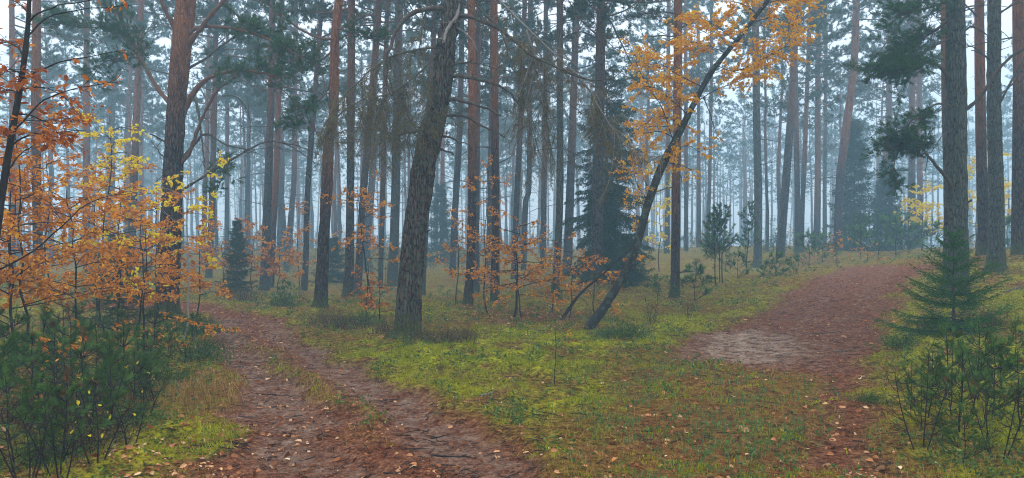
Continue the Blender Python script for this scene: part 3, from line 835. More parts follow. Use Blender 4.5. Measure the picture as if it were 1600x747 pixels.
def make_pine(d, pts, bark, label, seed, H=None, detail='mid', group=None, cat='pine tree'):
    """An individual pine whose stem follows the outline read from the photograph; foot on the terrain, crown above."""
    g = np.random.default_rng(seed)
    w = np.array([[*P(x, y, d), wd * d / F * .5] for x, y, wd in pts])
    base = w[0, :3].copy()
    foot = np.array([base[0], base[1], hz(base[0], base[1]) - .03])
    w[:, :3] -= foot
    w[0, 2] = 0.0
    first = w[0].copy()
    first[2] = -.25
    first[3] *= 1.12
    H = H or g.uniform(19.5, 22.5)
    last, prev = w[-1], w[-2]
    lean = (last[:2] - prev[:2]) / max(.1, last[2] - prev[2])
    ext = []
    z, xy, r = last[2], last[:2].copy(), last[3]
    while z < H - .3:
        dz = min(2.0, H - z)
        z += dz
        lean = lean * .72
        xy = xy + lean * dz
        ext.append([xy[0], xy[1], z, max(.03, r * (1 - (z - last[2]) / (H - last[2] + .01) * .85))])
    path = np.vstack([first, w] + ([np.array(ext)] if ext else []))
    # gentle sway towards and away from the camera so the stem is not flat in depth
    path[:, 1] += np.sin(path[:, 2] * .35 + seed) * .05 * np.clip(path[:, 2] / 3, 0, 1)
    nrow, sides, rough = {'hero': (300, 84, .048), 'near': (170, 48, .026), 'mid': (46, 16, .010)}[detail]
    fine = resample(path, nrow)
    root = thing('pine_tree', label, cat, foot, group)
    flare = np.ones(len(fine))
    lobes = (.42 if detail != 'mid' else .25) * np.exp(-np.clip(fine[:, 2] + .05, 0, 9) / .17)
    mb = MB()
    tube(mb, fine[:, :3], fine[:, 3] * flare, sides, 0, rough, seed, 4.0, {'hero': 11, 'near': 13, 'mid': 6}[detail], lobes)
    add_snags(mb, fine[:, :3], fine[:, 3], g, {'hero': 5, 'near': 7, 'mid': 16}[detail], 3.2, min(H * .6, 12.5), 1.5, 1)
    mb.build('trunk', [M[bark], M['limb']], root)
    k = int(g.integers(0, 6))
    L = CROWN_L[k]
    s = g.uniform(.9, 1.2)
    zb = H - L * s
    ib = np.searchsorted(fine[:, 2], zb)
    ib = min(max(ib, 1), len(fine) - 2)
    axis = Vector(fine[-1, :3] - fine[ib, :3])
    c = link('crown', CROWNS[k], root, tuple(fine[ib, :3]))
    c.rotation_mode = 'QUATERNION'
    c.rotation_quaternion = axis.to_track_quat('Z', 'Y') @ Quaternion((0, 0, 1), g.uniform(0, 6.28))
    c.scale = (s, s, s)
    return root, fine, foot

PINES = []
for i, (key, d, pts, bark, label) in enumerate(TREES):
    det = 'hero' if i == 1 else 'near' if d <= 18.5 else 'mid'
    PINES.append(make_pine(d, pts, bark, label, 500 + i, detail=det))

# far stems that fade into the mist: shared variants, each tree an object of its own
FAR = []
for v in range(6):
    g = np.random.default_rng(900 + v)
    H = g.uniform(19, 22)
    z = np.linspace(-.3, H, 24)
    sway = np.cumsum(g.normal(size=(24, 2)) * .035, 0) + np.outer(z, g.normal(size=2) * .018)
    path = np.c_[sway, z]
    r = np.interp(z, [-.3, 0, .6, 8, H * .8, H], [.21, .19, .165, .135, .07, .02])
    mb = MB()
    tube(mb, path, r, 9, 0)
    add_snags(mb, path, r, g, 22, 3, 12.5, 1.7, 1)
    FAR.append((mb.mesh('trunk', [M['bark'] if v % 2 else M['bark_red'], M['limb']]), path, H))

taken = [np.array([PINES[i][2][0], PINES[i][2][1]]) for i in range(len(PINES))]
g = np.random.default_rng(77)
n_far = 0
sights = [((t[0] / t[1]), t[1]) for t in taken]
while n_far < 150:
    d = math.sqrt(g.uniform(46 ** 2, 118 ** 2))
    az = g.uniform(R(-39), R(39))
    if n_far >= 138:                        # the wood is thicker on the left
        d, az = g.uniform(42, 66), g.uniform(R(-38), R(-17))
    x, y = d * math.tan(az), d
    if min(np.hypot(x - t[0], y - t[1]) for t in taken) < 2.0:
        continue
    taken.append(np.array([x, y]))
    px = 800 + F * x / y
    if px < 640:
        lab, grp = 'slender pine fading into the mist deep in the forest left of the leaning pine', 'misty pines deep in the left of the forest'
    elif px < 1000:
        lab, grp = 'slender pine fading into the mist between the leaning pine and the bent birch', 'misty pines deep in the middle of the forest'
    else:
        lab, grp = 'slender pine fading into the mist beyond the bent birch and the right road', 'misty pines deep in the right of the forest'
    me, path, H = FAR[int(g.integers(0, 6))]
    root = thing('pine_tree', lab, 'pine tree', (x, y, float(macro(np.array([x]), np.array([y]))[0])), grp)
    root.rotation_euler = (g.normal() * .018, g.normal() * .018, g.uniform(0, 6.28))
    s = g.uniform(.8, 1.12)
    root.scale = (s * g.choice([.62, .8, .95, 1.1, 1.35]),) * 2 + (s,)
    link('trunk', me, root)
    k = int(g.integers(0, 6))
    i0 = np.searchsorted(path[:, 2], H - CROWN_L[k])
    c = link('crown', CROWNS[k], root, tuple(path[i0]))
    c.rotation_euler = (0, 0, g.uniform(0, 6.28))
    n_far += 1

# the wood beyond reads as one mass in the mist
g = np.random.default_rng(78)
mb = MB()
s0, sdv, sl = [], [], []
for q_ in range(580):
    if q_ < 280:
        d, az = math.sqrt(g.uniform(112 ** 2, 168 ** 2)), g.uniform(R(-42), R(42))
    else:                                   # the same wood goes on unseen behind the camera, added to darken the near mist
        d, az = math.sqrt(g.uniform(9 ** 2, 75 ** 2)), g.uniform(R(62), R(298))
    x, y = d * math.sin(az), d * math.cos(az)
    z0_ = float(macro(np.array([x]), np.array([y]))[0])
    h = g.uniform(17, 23)
    tl = g.normal(size=2) * .4
    tube(mb, np.array([[x, y, z0_ - .3], [x + tl[0] * .5, y + tl[1] * .5, z0_ + h * .5], [x + tl[0], y + tl[1], z0_ + h]]), [.17, .13, .03], 5, 0)
    for _ in range(26):
        t = g.uniform(.45, 1)
        a = g.uniform(0, 6.28)
        q = 2.9 * (1.15 - t) ** .6 * g.uniform(.2, 1)
        s0.append([x + tl[0] * t + q * math.cos(a), y + tl[1] * t + q * math.sin(a), z0_ + h * t + g.normal() * .3])
        sdv.append([math.cos(a), math.sin(a), .3]); sl.append(.7)
    if g.uniform() < .3:                    # undergrowth at the foot
        for _ in range(14):
            s0.append([x + g.normal() * 1.5, y + g.normal() * 1.5, z0_ + g.uniform(.1, 2.6)])
            sdv.append([g.normal(), g.normal(), .6]); sl.append(.6)
shoots(mb, np.array(s0), np.array(sdv), np.array(sl), 10, .55, .13, g, 1)
tag(mb.build('distant_forest', [M['bark'], M['pine_far']]), 'far wood of pines dissolving into the mist, with unseen pines added behind the camera', kind='stuff')

# ------------------------------------------------------------------ boughs of the near pines
def bough(pine, pts, d, r0, r1, mat, name='branch', dz=0.0, foliage=None, seed=0, twigs=0, hang=0.0, label=None):
    """A limb along a pixel polyline. dz: how far its tip comes towards (-) or away (+) from the camera.
    foliage = (t0, n_twigs, twig_len, per_shoot) adds needles; twigs adds bare side twigs, hang lets lichen hang from it."""
    root, fine, foot = PINES[pine]
    g = np.random.default_rng(3000 + seed)
    n = len(pts)
    w = np.array([P(x, y, d + dz * k / (n - 1)) for k, (x, y) in enumerate(pts)]) - foot
    path = resample(w, max(10, n * 5))
    L = np.linalg.norm(np.diff(path, axis=0), axis=1).sum()
    path += (np.cumsum(g.normal(size=path.shape), 0) * .012 * np.linspace(0, 1, len(path))[:, None])
    mb = MB()
    rad = np.linspace(r0, r1, len(path)) * (1 + .12 * g.normal(size=len(path)))
    tube(mb, path, rad, 10, 0, r0 * .25, seed, 1.0, 12)
    tw = []
    for _ in range(twigs):
        k = int(g.uniform(.2, 1) * (len(path) - 1))
        tdir = unit(path[min(k + 1, len(path) - 1)] - path[k - 1])
        tw.append((path[k], unit(tdir * .4 + g.normal(size=3) * .7 + np.array([0, 0, -hang])), g.uniform(.12, .6) * (1 + hang)))
    sub = []
    for q, dd, tl in tw:
        tp = twig_pts(q, dd, tl, g, .5, 5, -hang)
        tube(mb, tp, np.linspace(max(.005, r1 * .6), .0025, 5), 4, 0)
        for _ in range(g.integers(2, 5)):
            a = tp[g.integers(1, 5)]
            ts = twig_pts(a, unit(dd + g.normal(size=3) * .8 + np.array([0, 0, -hang])), tl * g.uniform(.25, .6), g, .5, 4, -hang)
            tube(mb, ts, np.linspace(.0042, .002, 4), 3, 0)
            sub.append(ts)
        sub.append(tp)
    fm = MB()
    if foliage:
        t0, nt_, tl0, per = foliage
        nt_ = int(nt_ * 1.5)
        s0, sdv, sl = [], [], []
        for k in range(nt_):
            u = g.uniform(t0, 1) if k else 1.0
            i = min(int(u * (len(path) - 1)), len(path) - 2)
            tan = unit(path[i + 1] - path[i])
            td = unit(tan * .7 + g.normal(size=3) * np.array([.75, .9, .35]) + np.array([0, 0, .12]))
            tl = tl0 * g.uniform(.45, 1.2)
            tp = twig_pts(path[i], td, tl, g, .4, 5, .15)
            tube(mb, tp, np.linspace(.008, .003, 5), 4, 0)
            for _ in range(int(3 + tl * 9)):
                v = g.uniform(.25, 1)
                a = tp[min(int(v * 4), 3)]
                a = a + (tp[min(int(v * 4), 3) + 1] - a) * (v * 4 % 1)
                dd = unit(td * .8 + g.normal(size=3) * .55 + np.array([0, 0, .3]))
                bl = g.uniform(.06, .2)
                tube(mb, np.stack([a, a + dd * bl]), [.003, .002], 3, 0)
                s0.append(a + dd * bl * .25)
                sdv.append(dd)
                sl.append(bl)
        shoots(fm, np.array(s0), np.array(sdv), np.array(sl), per, .075, .0058, g, 0)
    b = mb.build(name, M[mat], root)
    if label:
        b['label'] = label
    if foliage:
        fm.build('needles', M['pine_near'], b)
    if hang and sub:
        hg = MB()
        pos = np.concatenate([resample(t, 8, False) for t in sub])
        pos = pos[g.uniform(size=len(pos)) < .7]
        pos = np.repeat(pos, 5, 0) + g.normal(size=(len(pos) * 5, 3)) * .02
        needles(hg, pos, np.array([0, 0, -.8]) + g.normal(size=pos.shape) * .8, .075, .0055, g)
        hg.build('lichen', M['lichen'], b)
    return b

s_ = iter(range(1, 500))
# big left pine (0)
for pts, r0, r1, dz, fol, tw in [
 ([(289,76),(300,62),(320,35),(345,0),(372,-40)], .062, .03, -.6, None, 0),
 ([(288,66),(305,44),(350,41),(400,50),(440,68),(470,85)], .045, .012, -.8, (.35, 24, .55, 60), 6),
 ([(288,110),(320,92),(345,70),(375,50)], .032, .010, .6, (.7, 6, .4, 50), 6),
 ([(286,182),(300,150),(320,128),(345,117),(375,114),(405,117),(432,126)], .062, .016, -.5, (.62, 14, .5, 60), 8),
 ([(276,262),(296,240),(310,205),(325,170),(345,145),(375,128)], .048, .014, -.9, (.75, 6, .4, 50), 9),
 ([(345,150),(370,152),(388,178),(393,225)], .014, .006, -.3, None, 5),
 ([(287,158),(305,157),(312,190),(318,230),(322,260)], .03, .010, -.5, None, 8),
 ([(285,248),(305,222),(320,208),(350,220),(392,226)], .036, .010, -.6, None, 7),
 ([(280,300),(320,275),(360,250),(410,222),(440,221),(475,226),(500,238)], .03, .008, -.9, None, 9),
 ([(440,221),(470,240),(490,262)], .012, .005, -.4, None, 3),
 ([(274,168),(255,150),(232,115),(212,75),(195,40),(180,5)], .055, .016, .9, (.45, 20, .55, 60), 6),
 ([(232,115),(205,70),(170,45),(120,40),(75,30)], .02, .008, 1.0, (.15, 34, .6, 62), 6),
 ([(215,82),(190,90),(160,100),(140,130)], .018, .006, .6, (.15, 16, .5, 60), 4),
 ([(275,50),(262,20),(250,-10)], .05, .03, -.3, None, 2),
 ([(263,224),(247,216),(235,209)], .022, .014, -.4, None, 2),
 ([(262,250),(250,240),(242,232)], .014, .008, -.3, None, 1),
 ([(345,0),(380,32),(425,58),(455,85),(490,105)], .026, .008, .7, (.3, 26, .55, 60), 6),
 ([(340,232),(352,262),(340,300)], .016, .006, -.5, (.1, 12, .35, 60), 4),
 ([(420,125),(450,150),(475,190),(440,200)], .014, .006, -.3, (.25, 14, .42, 60), 6),
]:
    bough(0, pts, 16.0, r0, r1, 'limb_red' if r0 > .04 else 'limb', dz=dz, foliage=fol, twigs=tw, seed=next(s_))
# leaning pine (1)
for pts, r0, r1, mat, dz, tw, hg in [
 ([(697,14),(675,13),(645,20),(622,40),(608,72),(598,104),(601,138),(607,146)], .042, .018, 'limb', -.7, 3, 0),
 ([(695,126),(712,119),(742,124),(775,134),(800,152),(818,182)], .036, .010, 'limb', -.5, 6, 0),
 ([(688,153),(715,157),(760,172),(783,181)], .030, .020, 'limb', -.5, 2, 0),
 ([(684,181),(728,182),(748,195),(785,211)], .026, .012, 'limb', -.4, 3, 0),
 ([(680,212),(702,216),(717,222)], .022, .014, 'limb', -.4, 0, 0),
 ([(676,229),(697,234),(707,238)], .022, .014, 'limb', -.3, 0, 0),
 ([(655,205),(640,210),(629,215)], .020, .012, 'limb', -.2, 1, 0),
 ([(706,24),(740,28),(790,50),(830,90),(870,110),(915,130),(945,134)], .034, .008, 'limb', -.9, 12, .3),
 ([(716,-6),(717,20),(708,40),(698,54),(690,72)], .040, .020, 'dead_pale', -.35, 2, 0),
 ([(708,40),(728,54),(742,82)], .014, .005, 'dead_pale', -.3, 3, 0),
 ([(690,72),(645,80),(600,95),(560,130),(530,162),(500,205)], .022, .006, 'dead_twig', -1.0, 56, .7),
 ([(690,78),(660,108),(620,140),(590,152),(550,180)], .018, .006, 'dead_twig', -.6, 52, .8),
 ([(688,90),(675,120),(668,160),(655,200)], .016, .006, 'dead_twig', -.6, 26, .8),
 ([(672,-6),(660,40),(652,80),(648,110)], .020, .006, 'limb', -.5, 8, .3),
 ([(770,-10),(800,20),(830,50),(870,90),(905,125),(930,170),(960,212),(992,255)], .019, .005, 'dead_pale', -.8, 44, .6),
 ([(822,48),(835,80),(838,110)], .014, .006, 'dead_pale', -.4, 16, .9),
 ([(800,20),(812,80),(822,150),(845,240)], .012, .004, 'dead_twig', -.5, 42, .9),
 ([(835,60),(850,110),(848,170),(858,230)], .009, .003, 'dead_twig', -.3, 30, .8),
 ([(560,130),(590,170),(600,210),(595,250)], .010, .003, 'dead_twig', -.4, 30, .8),
 ([(625,110),(630,160),(640,215)], .010, .003, 'dead_twig', -.4, 30, .8),
 ([(905,125),(925,150),(930,185),(950,230)], .012, .004, 'dead_twig', -.5, 26, .9),
 ([(738,-10),(752,20),(775,40),(795,85)], .018, .006, 'limb', -.5, 8, .3),
 ([(662,358),(666,366),(667,372)], .014, .008, 'dark_stem', -.25, 0, 0),
]:
    bough(1, pts, 12.5, r0, r1, mat, dz=dz, twigs=tw, hang=hg, seed=next(s_))
# crooked orange pine (2)
for pts, r0, r1, dz, fol, tw, hg in [
 ([(520,61),(500,60),(470,45),(430,16),(405,-2)], .034, .014, -.6, (.5, 10, .5, 50), 4, 0),
 ([(522,40),(540,50),(565,60),(590,70)], .026, .008, -.4, (.2, 18, .5, 55), 3, 0),
 ([(519,80),(500,95),(470,110),(440,118)], .026, .008, .5, (.25, 22, .5, 55), 3, 0),
 ([(516,130),(505,150),(480,165),(460,170)], .02, .006, .4, (.2, 14, .45, 55), 3, 0),
 ([(512,205),(530,180),(560,160),(600,140)], .022, .006, -.5, None, 14, .5),
 ([(511,225),(525,210),(560,200),(585,215)], .018, .005, -.4, None, 18, .7),
 ([(507,228),(490,205),(470,185),(455,180)], .018, .006, -.3, None, 8, 0),
 ([(515,170),(508,140),(500,90),(495,40)], .016, .008, .4, None, 5, 0),
]:
    bough(2, pts, 18.0, r0, r1, 'limb' if hg else 'limb_red', dz=dz, foliage=fol, twigs=tw, hang=hg, seed=next(s_))
# wide brown pine before the spruce (23), red-brown pine (24), dark grey (21)
for k, d, pts, r0, r1, dz, fol, tw in [
 (23, 24.5, [(938,10),(958,40),(980,85),(1000,120),(1012,138)], .035, .01, -1.0, (.2, 16, .5, 40), 10),
 (23, 24.5, [(936,150),(950,140),(985,122),(1010,130)], .022, .008, .8, (.5, 10, .5, 40), 6),
 (23, 24.5, [(934,60),(905,50),(880,62),(850,60)], .03, .01, .9, (.4, 16, .6, 40), 8),
 (24, 21.0, [(1058,22),(1035,18),(1005,20),(970,35)], .024, .006, .6, (.5, 10, .5, 40), 8),
 (24, 21.0, [(1057,58),(1030,56),(1005,62),(985,70)], .02, .006, -.4, None, 8),
 (24, 21.0, [(1060,45),(1080,38),(1100,40)], .018, .006, -.4, None, 5),
 (31, 30.0, [(1236,165),(1262,150),(1290,160),(1310,182)], .03, .008, -.8, None, 8),
 (31, 30.0, [(1240,90),(1215,80),(1190,95),(1165,120)], .03, .008, .8, (.4, 18, .6, 40), 8),
 (35, 34.0, [(1332,115),(1300,95),(1275,100),(1245,130)], .035, .01, -.8, (.35, 22, .7, 40), 8),
 (35, 34.0, [(1325,180),(1350,200),(1375,205)], .03, .008, .6, (.3, 14, .6, 40), 6),
 (35, 34.0, [(1314,272),(1290,278),(1265,290)], .02, .006, -.4, None, 5),
]:
    bough(k, pts, TREES[k][1], r0, r1, 'limb', dz=dz, foliage=fol, twigs=tw, seed=next(s_))
# rough grey pine on the right (40)
for pts, r0, r1, dz, fol, tw in [
 ([(1490,300),(1478,278),(1458,258),(1444,246)], .042, .024, -.7, None, 2),
 ([(1444,246),(1425,235),(1405,228),(1382,232)], .022, .008, -.5, (.0, 36, .42, 64), 4),
 ([(1487,166),(1465,163),(1440,176),(1420,195),(1400,215)], .024, .008, -.6, (.55, 18, .45, 64), 5),
 ([(1420,195),(1405,240),(1400,275),(1412,298)], .012, .005, -.3, (.25, 16, .32, 60), 3),
 ([(1484,121),(1466,104),(1444,97),(1424,104),(1400,118),(1375,122)], .038, .010, -.6, (.5, 30, .5, 64), 6),
 ([(1424,104),(1405,95),(1380,100),(1355,118)], .014, .005, -.3, (.1, 20, .42, 62), 3),
 ([(1484,30),(1465,45),(1440,60),(1412,72)], .032, .010, .5, (.3, 26, .55, 62), 4),
 ([(1484,60),(1460,72),(1430,90),(1408,96)], .022, .008, -.4, (.4, 14, .45, 60), 4),
 ([(1486,0),(1460,10),(1430,18),(1400,26)], .03, .010, -.5, (.2, 24, .5, 60), 4),
 ([(1504,176),(1530,152),(1556,112),(1578,88),(1600,73),(1640,50)], .040, .020, -.8, None, 4),
 ([(1508,48),(1520,42),(1545,60)], .02, .008, -.3, None, 3),
 ([(1507,318),(1513,315),(1517,311)], .024, .014, -.3, None, 0),
 ([(1486,205),(1470,215),(1455,245)], .012, .005, -.3, None, 5),
]:
    bough(40, pts, 15.0, r0, r1, 'limb', dz=dz, foliage=fol, twigs=tw, seed=next(s_))
for k, d, pts in [(42, 17.0, [(1563,160),(1578,132),(1600,95),(1625,60)]), (42, 17.0, [(1548,95),(1530,80),(1510,72)]), (42, 17.0, [(1549,95),(1535,84),(1520,75)]),
                  (41, 20.0, [(1530,30),(1510,5),(1500,-5)]), (43, 19.0, [(1584,130),(1560,150),(1545,155)]), (42, 17.0, [(1562,20),(1585,8),(1600,5)])]:
    bough(k, pts, d, .026, .009, 'limb', dz=-.4, twigs=5, seed=next(s_))

# ------------------------------------------------------------------ broadleaf saplings and the bent birch
def leafy(root, path_fine, specs, leafmat, size, g, stem_r, wood, leaf_gap=.035, aspect=.55, flat=.75, leaf_name='leaves', droop=.25):
    """Branches for a broadleaf: each spec is (points, n_twigs, twig_len, leafy_from); returns nothing, adds a branch with its leaves."""
    for pts, ntw, tlen, t0 in specs:
        path = resample(np.asarray(pts, float), 14)
        path += np.cumsum(g.normal(size=path.shape), 0) * .006
        mb = MB()
        tube(mb, path, np.linspace(stem_r, stem_r * .25, 14), 6, 0)
        pos, dirs = [], []
        def along(tp, td, u0=.25):
            L = np.linalg.norm(tp[-1] - tp[0])
            n = max(3, int(L / leaf_gap))
            u = g.uniform(u0, 1, n) ** .6
            k = np.minimum((u * (len(tp) - 1)).astype(int), len(tp) - 2)
            f = (u * (len(tp) - 1) - k)[:, None]
            pos.append(tp[k] * (1 - f) + tp[k + 1] * f + g.normal(size=(n, 3)) * .012)
            dirs.append(td * .5 + g.normal(size=(n, 3)) * np.array([.8, .8, .4]) - np.array([0, 0, droop]))
        for k in range(ntw):
            u = g.uniform(t0, 1) if k else 1.0
            i = min(int(u * 13), 12)
            tan = unit(path[i + 1] - path[i])
            td = unit(tan * .6 + g.normal(size=3) * np.array([.8, .8, .8 * (1 - flat)]) + np.array([0, 0, .06]))
            tl = tlen * g.uniform(.45, 1.2)
            tp = twig_pts(path[i], td, tl, g, .35, 5, -.05)
            tube(mb, tp, np.linspace(max(.0025, stem_r * .3), .0015, 5), 4, 0)
            along(tp, td)
            for _ in range(int(tl * 5)):
                a = tp[g.integers(1, 5)]
                d2 = unit(td + g.normal(size=3) * np.array([.8, .8, .3]))
                t2 = twig_pts(a, d2, tl * g.uniform(.2, .5), g, .3, 4, -.05)
                tube(mb, t2, [.0022, .002, .0015, .001], 3, 0)
                along(t2, d2, .1)
        b = mb.build('branch', M[wood], root)
        if pos:
            pos, dirs = np.concatenate(pos), np.concatenate(dirs)
            lm = MB()
            nrm = unit(np.array([0, 0, 1.0]) + g.normal(size=pos.shape) * .6)
            leaves(lm, pos, dirs, nrm, size, g, 0, aspect)
            lm.build(leaf_name, M[leafmat], b, smooth=False)

def px_path(pts, d, foot, dz=0.0):
    n = len(pts)
    return np.array([P(p[0], p[1], d + dz * k / max(1, n - 1)) for k, p in enumerate(pts)]) - foot

def sapling(px, py, d, h, label, leafmat, name='oak_sapling', cat='oak sapling', seed=0, nbr=9, br=.8, lean=(0, 0), z0=.25, size=.085, wood='dark_stem', ntw=7, tl=.4, stem_r=.018, gap=.035, aspect=.55, group=None, el=(0, 35)):
    g = np.random.default_rng(5000 + seed)
    x = (px - 800) * d / F
    foot = np.array([x, d, hz(x, d) - .02])
    root = thing(name, label, cat, foot, group)
    z = np.linspace(0, h, 10)
    path = np.c_[np.outer(z, lean) + np.cumsum(g.normal(size=(10, 2)), 0) * .03 * h / 3, z]
    path[0, :2] = 0
    fine = resample(path, 30)
    mb = MB()
    tube(mb, fine, np.linspace(stem_r, .004, 30), 8, 0)
    mb.build('trunk', M[wood], root)
    specs = []
    for k in range(nbr):
        t = z0 + (1 - z0) * (k + g.uniform(0, 1)) / nbr
        i = min(int(t * 29), 28)
        az = k * 2.4 + g.uniform(-.5, .5)
        e = R(g.uniform(*el))
        L = br * (1.1 - .75 * t) * g.uniform(.7, 1.25) + .12
        dvec = np.array([math.cos(az) * math.cos(e), math.sin(az) * math.cos(e), math.sin(e)])
        specs.append((twig_pts(fine[i], dvec, L, g, .3, 5, -.1), max(3, int(ntw * L / br + 1)), tl, .15))
    leafy(root, fine, specs, leafmat, size, g, stem_r * .45, wood, gap, aspect)
    return root

# the bent birch
def bent_birch():
    d = 15.0
    pts = [(918,516,24),(924,507,20),(937,490,17),(960,455,15),(985,410,14),(1000,365,14),(1015,310,14),(1038,252,14),(1055,220,13),(1075,180,11),(1110,115,10),(1150,65,8),(1185,20,7),(1200,0,6.5),(1228,-50,5),(1262,-110,3)]
    w = np.array([[*P(x, y, d), wd * d / F * .5] for x, y, wd in pts])
    foot = np.array([w[1, 0], w[1, 1], hz(w[1, 0], w[1, 1]) - .03])
    w[:, :3] -= foot
    root = thing('birch_tree', 'bent dark birch with golden leaves leaning right over the mossy island', 'birch tree', foot)
    w[0, 2] = min(w[0, 2], -.25)
    fine = resample(w, 130)
    mb = MB()
    tube(mb, fine[:, :3], fine[:, 3] * .86, 20, 0, .014, 5, 1.0, 14)
    mb.build('trunk', M['birch_bark'], root)
    g = np.random.default_rng(61)
    S = lambda p, dz, n, tl, t0: (px_path(p, d, foot, dz), n, tl, t0)
    specs = [
     S([(1053,222),(1041,190),(1030,165),(1012,138),(992,95),(980,62)], -.5, 7, .45, .2),
     S([(1075,180),(1052,158),(1030,140),(1005,135)], -.7, 18, .55, .15),
     S([(1098,136),(1062,118),(1032,100),(1005,104)], .6, 20, .6, .15),
     S([(1066,196),(1045,185),(1022,180),(1000,200)], .5, 18, .55, .1),
     S([(1055,215),(1035,205),(1010,208),(990,222)], -.6, 10, .5, .15),
     S([(1120,103),(1150,112),(1190,95),(1232,72)], -.7, 26, .6, .2),
     S([(1088,160),(1120,140),(1160,125),(1200,105)], .7, 16, .5, .3),
     S([(1150,65),(1122,42),(1092,24)], -.6, 20, .55, .1),
     S([(1135,85),(1105,70),(1070,62)], .5, 18, .55, .1),
     S([(1172,38),(1205,30),(1240,44)], .5, 18, .5, .1),
     S([(1182,22),(1160,8),(1130,0)], -.4, 14, .5, .1),
     S([(1192,8),(1220,0),(1250,5)], -.4, 12, .5, .1),
     S([(1100,152),(1112,180),(1120,205),(1132,220)], -.5, 2, .2, .6),
     S([(1044,242),(1072,228),(1095,238)], -.5, 9, .4, .15),
     S([(1030,268),(1052,256),(1084,268)], .4, 9, .4, .15),
     S([(1012,312),(996,290),(985,258)], -.5, 8, .4, .15),
     S([(1004,345),(988,330),(975,310)], .4, 4, .35, .2),
     S([(1015,300),(1000,265),(1010,235)], .4, 7, .4, .2),
    ]
    leafy(root, fine, [(a, int(n * 1.5), t, u) for a, n, t, u in specs], 'birch_leaf', .050, g, .012, 'dark_stem', .019, .75, .35, droop=.35)
    return root
bent_birch()

# dark oak stem at the left edge, close to the camera
def edge_oak():
    d = 6.3
    pts = [(-34,690,16),(-26,560,13),(-12,420,11),(2,310,10.5),(10,260,10),(22,190,9),(34,120,8),(42,60,7),(46,0,6),(47,-60,4),(50,-110,3)]
    w = np.array([[*P(x, y, d), wd * d / F * .5] for x, y, wd in pts])
    x, y = w[0, 0], w[0, 1]
    foot = np.array([x, y, hz(x, y) - .02])
    w[:, :3] -= foot
    w[0, 2] = -.1
    root = thing('oak_tree', 'thin dark oak with rust leaves standing closest at the left edge', 'oak tree', foot)
    fine = resample(w, 60)
    mb = MB()
    tube(mb, fine[:, :3], fine[:, 3], 12, 0, .004, 9, 1.0, 18)
    mb.build('trunk', M['dark_stem'], root)
    g = np.random.default_rng(62)
    S = lambda p, dz, n, tl, t0: (px_path(p, d, foot, dz), n, tl, t0)
    specs = [
     S([(44,40),(62,22),(92,12),(130,7),(175,-3)], -.4, 3, .18, .7),
     S([(42,58),(68,30),(110,18),(170,10),(215,8)], .3, 4, .16, .6),
     S([(33,128),(60,114),(100,100),(150,94),(205,80)], .3, 2, .12, .5),
     S([(20,212),(40,190),(66,164),(92,148),(140,136),(185,132)], -.3, 10, .2, .3),
     S([(38,90),(25,70),(8,60),(-10,62)], .3, 12, .22, .3),
     S([(36,115),(20,110),(0,118)], -.3, 14, .24, .2),
     S([(30,140),(50,135),(75,132),(105,150)], .4, 14, .24, .3),
     S([(24,175),(50,178),(85,190),(120,180)], .5, 17, .26, .3),
     S([(14,235),(40,212),(80,205),(135,205)], -.3, 20, .26, .25),
     S([(8,270),(30,240),(55,225),(90,222)], .5, 14, .26, .25),
     S([(28,150),(8,140),(-15,150)], .4, 10, .22, .3),
     S([(18,215),(0,200),(-20,195)], -.3, 10, .22, .3),
     S([(45,20),(30,8),(10,0)], .3, 3, .18, .4),
     S([(-12,425),(25,405),(60,380),(100,345),(130,320),(160,308),(197,297)], -.3, 3, .16, .6),
    ]
    leafy(root, fine, specs, 'oak_red', .052, g, .009, 'dark_stem', .040, .55, .75)
edge_oak()

OAKS = [
 (30, 10.0, 3.5, 'oak_red', 'bushy rust oak sapling at the left edge behind the young pines'),
 (75, 11.5, 3.2, 'oak_gold', 'golden oak sapling second from the left edge above the young pines'),
 (120, 9.5, 2.5, 'oak', 'low orange oak sapling in the thick of the left undergrowth'),
 (185, 12.0, 2.8, 'oak_gold', 'golden oak sapling below the yellow sapling'),
 (225, 11.0, 2.35, 'oak_gold', 'golden oak sapling just left of the big left pine'),
 (150, 14.0, 3.3, 'oak', 'taller pale orange oak sapling behind the left undergrowth'),
 (240, 13.5, 2.9, 'oak', 'orange oak sapling touching the left side of the big left pine'),
 (58, 8.8, 3.3, 'oak', 'slender orange oak sapling right of the dark oak stem at the left edge'),
 (15, 8.2, 2.3, 'oak', 'orange oak sapling low at the left edge'),
]
for k, (px, d, h, lm, lab) in enumerate(OAKS):
    sapling(px, 0, d, h, lab, lm, seed=k, nbr=14, br=1.2, z0=.25, size=.051, ntw=8, tl=.42, gap=.022)
sapling(310, 0, 14.5, 2.1, 'thin orange oak sapling just right of the big left pine', 'oak', seed=20, nbr=7, br=.5, ntw=5, tl=.3)
sapling(345, 0, 25.0, 2.5, 'faint orange oak sapling left of the lone round spruce', 'oak', seed=21, nbr=10, br=1.3, ntw=7, tl=.5, size=.1)
sapling(395, 0, 25.5, 2.6, 'faint orange oak sapling right of the lone round spruce', 'oak', seed=22, nbr=8, br=1.0, ntw=6, tl=.5, size=.1)
sapling(435, 0, 24.5, 2.0, 'faint orange oak sapling at the foot of the thin orange pine', 'oak', seed=23, nbr=9, br=1.0, ntw=6, tl=.45, size=.1)
sapling(467, 0, 28.0, 3.6, 'sparse orange oak sapling beside the slim dark pine', 'oak', seed=24, nbr=9, br=.9, ntw=5, tl=.4, size=.1)
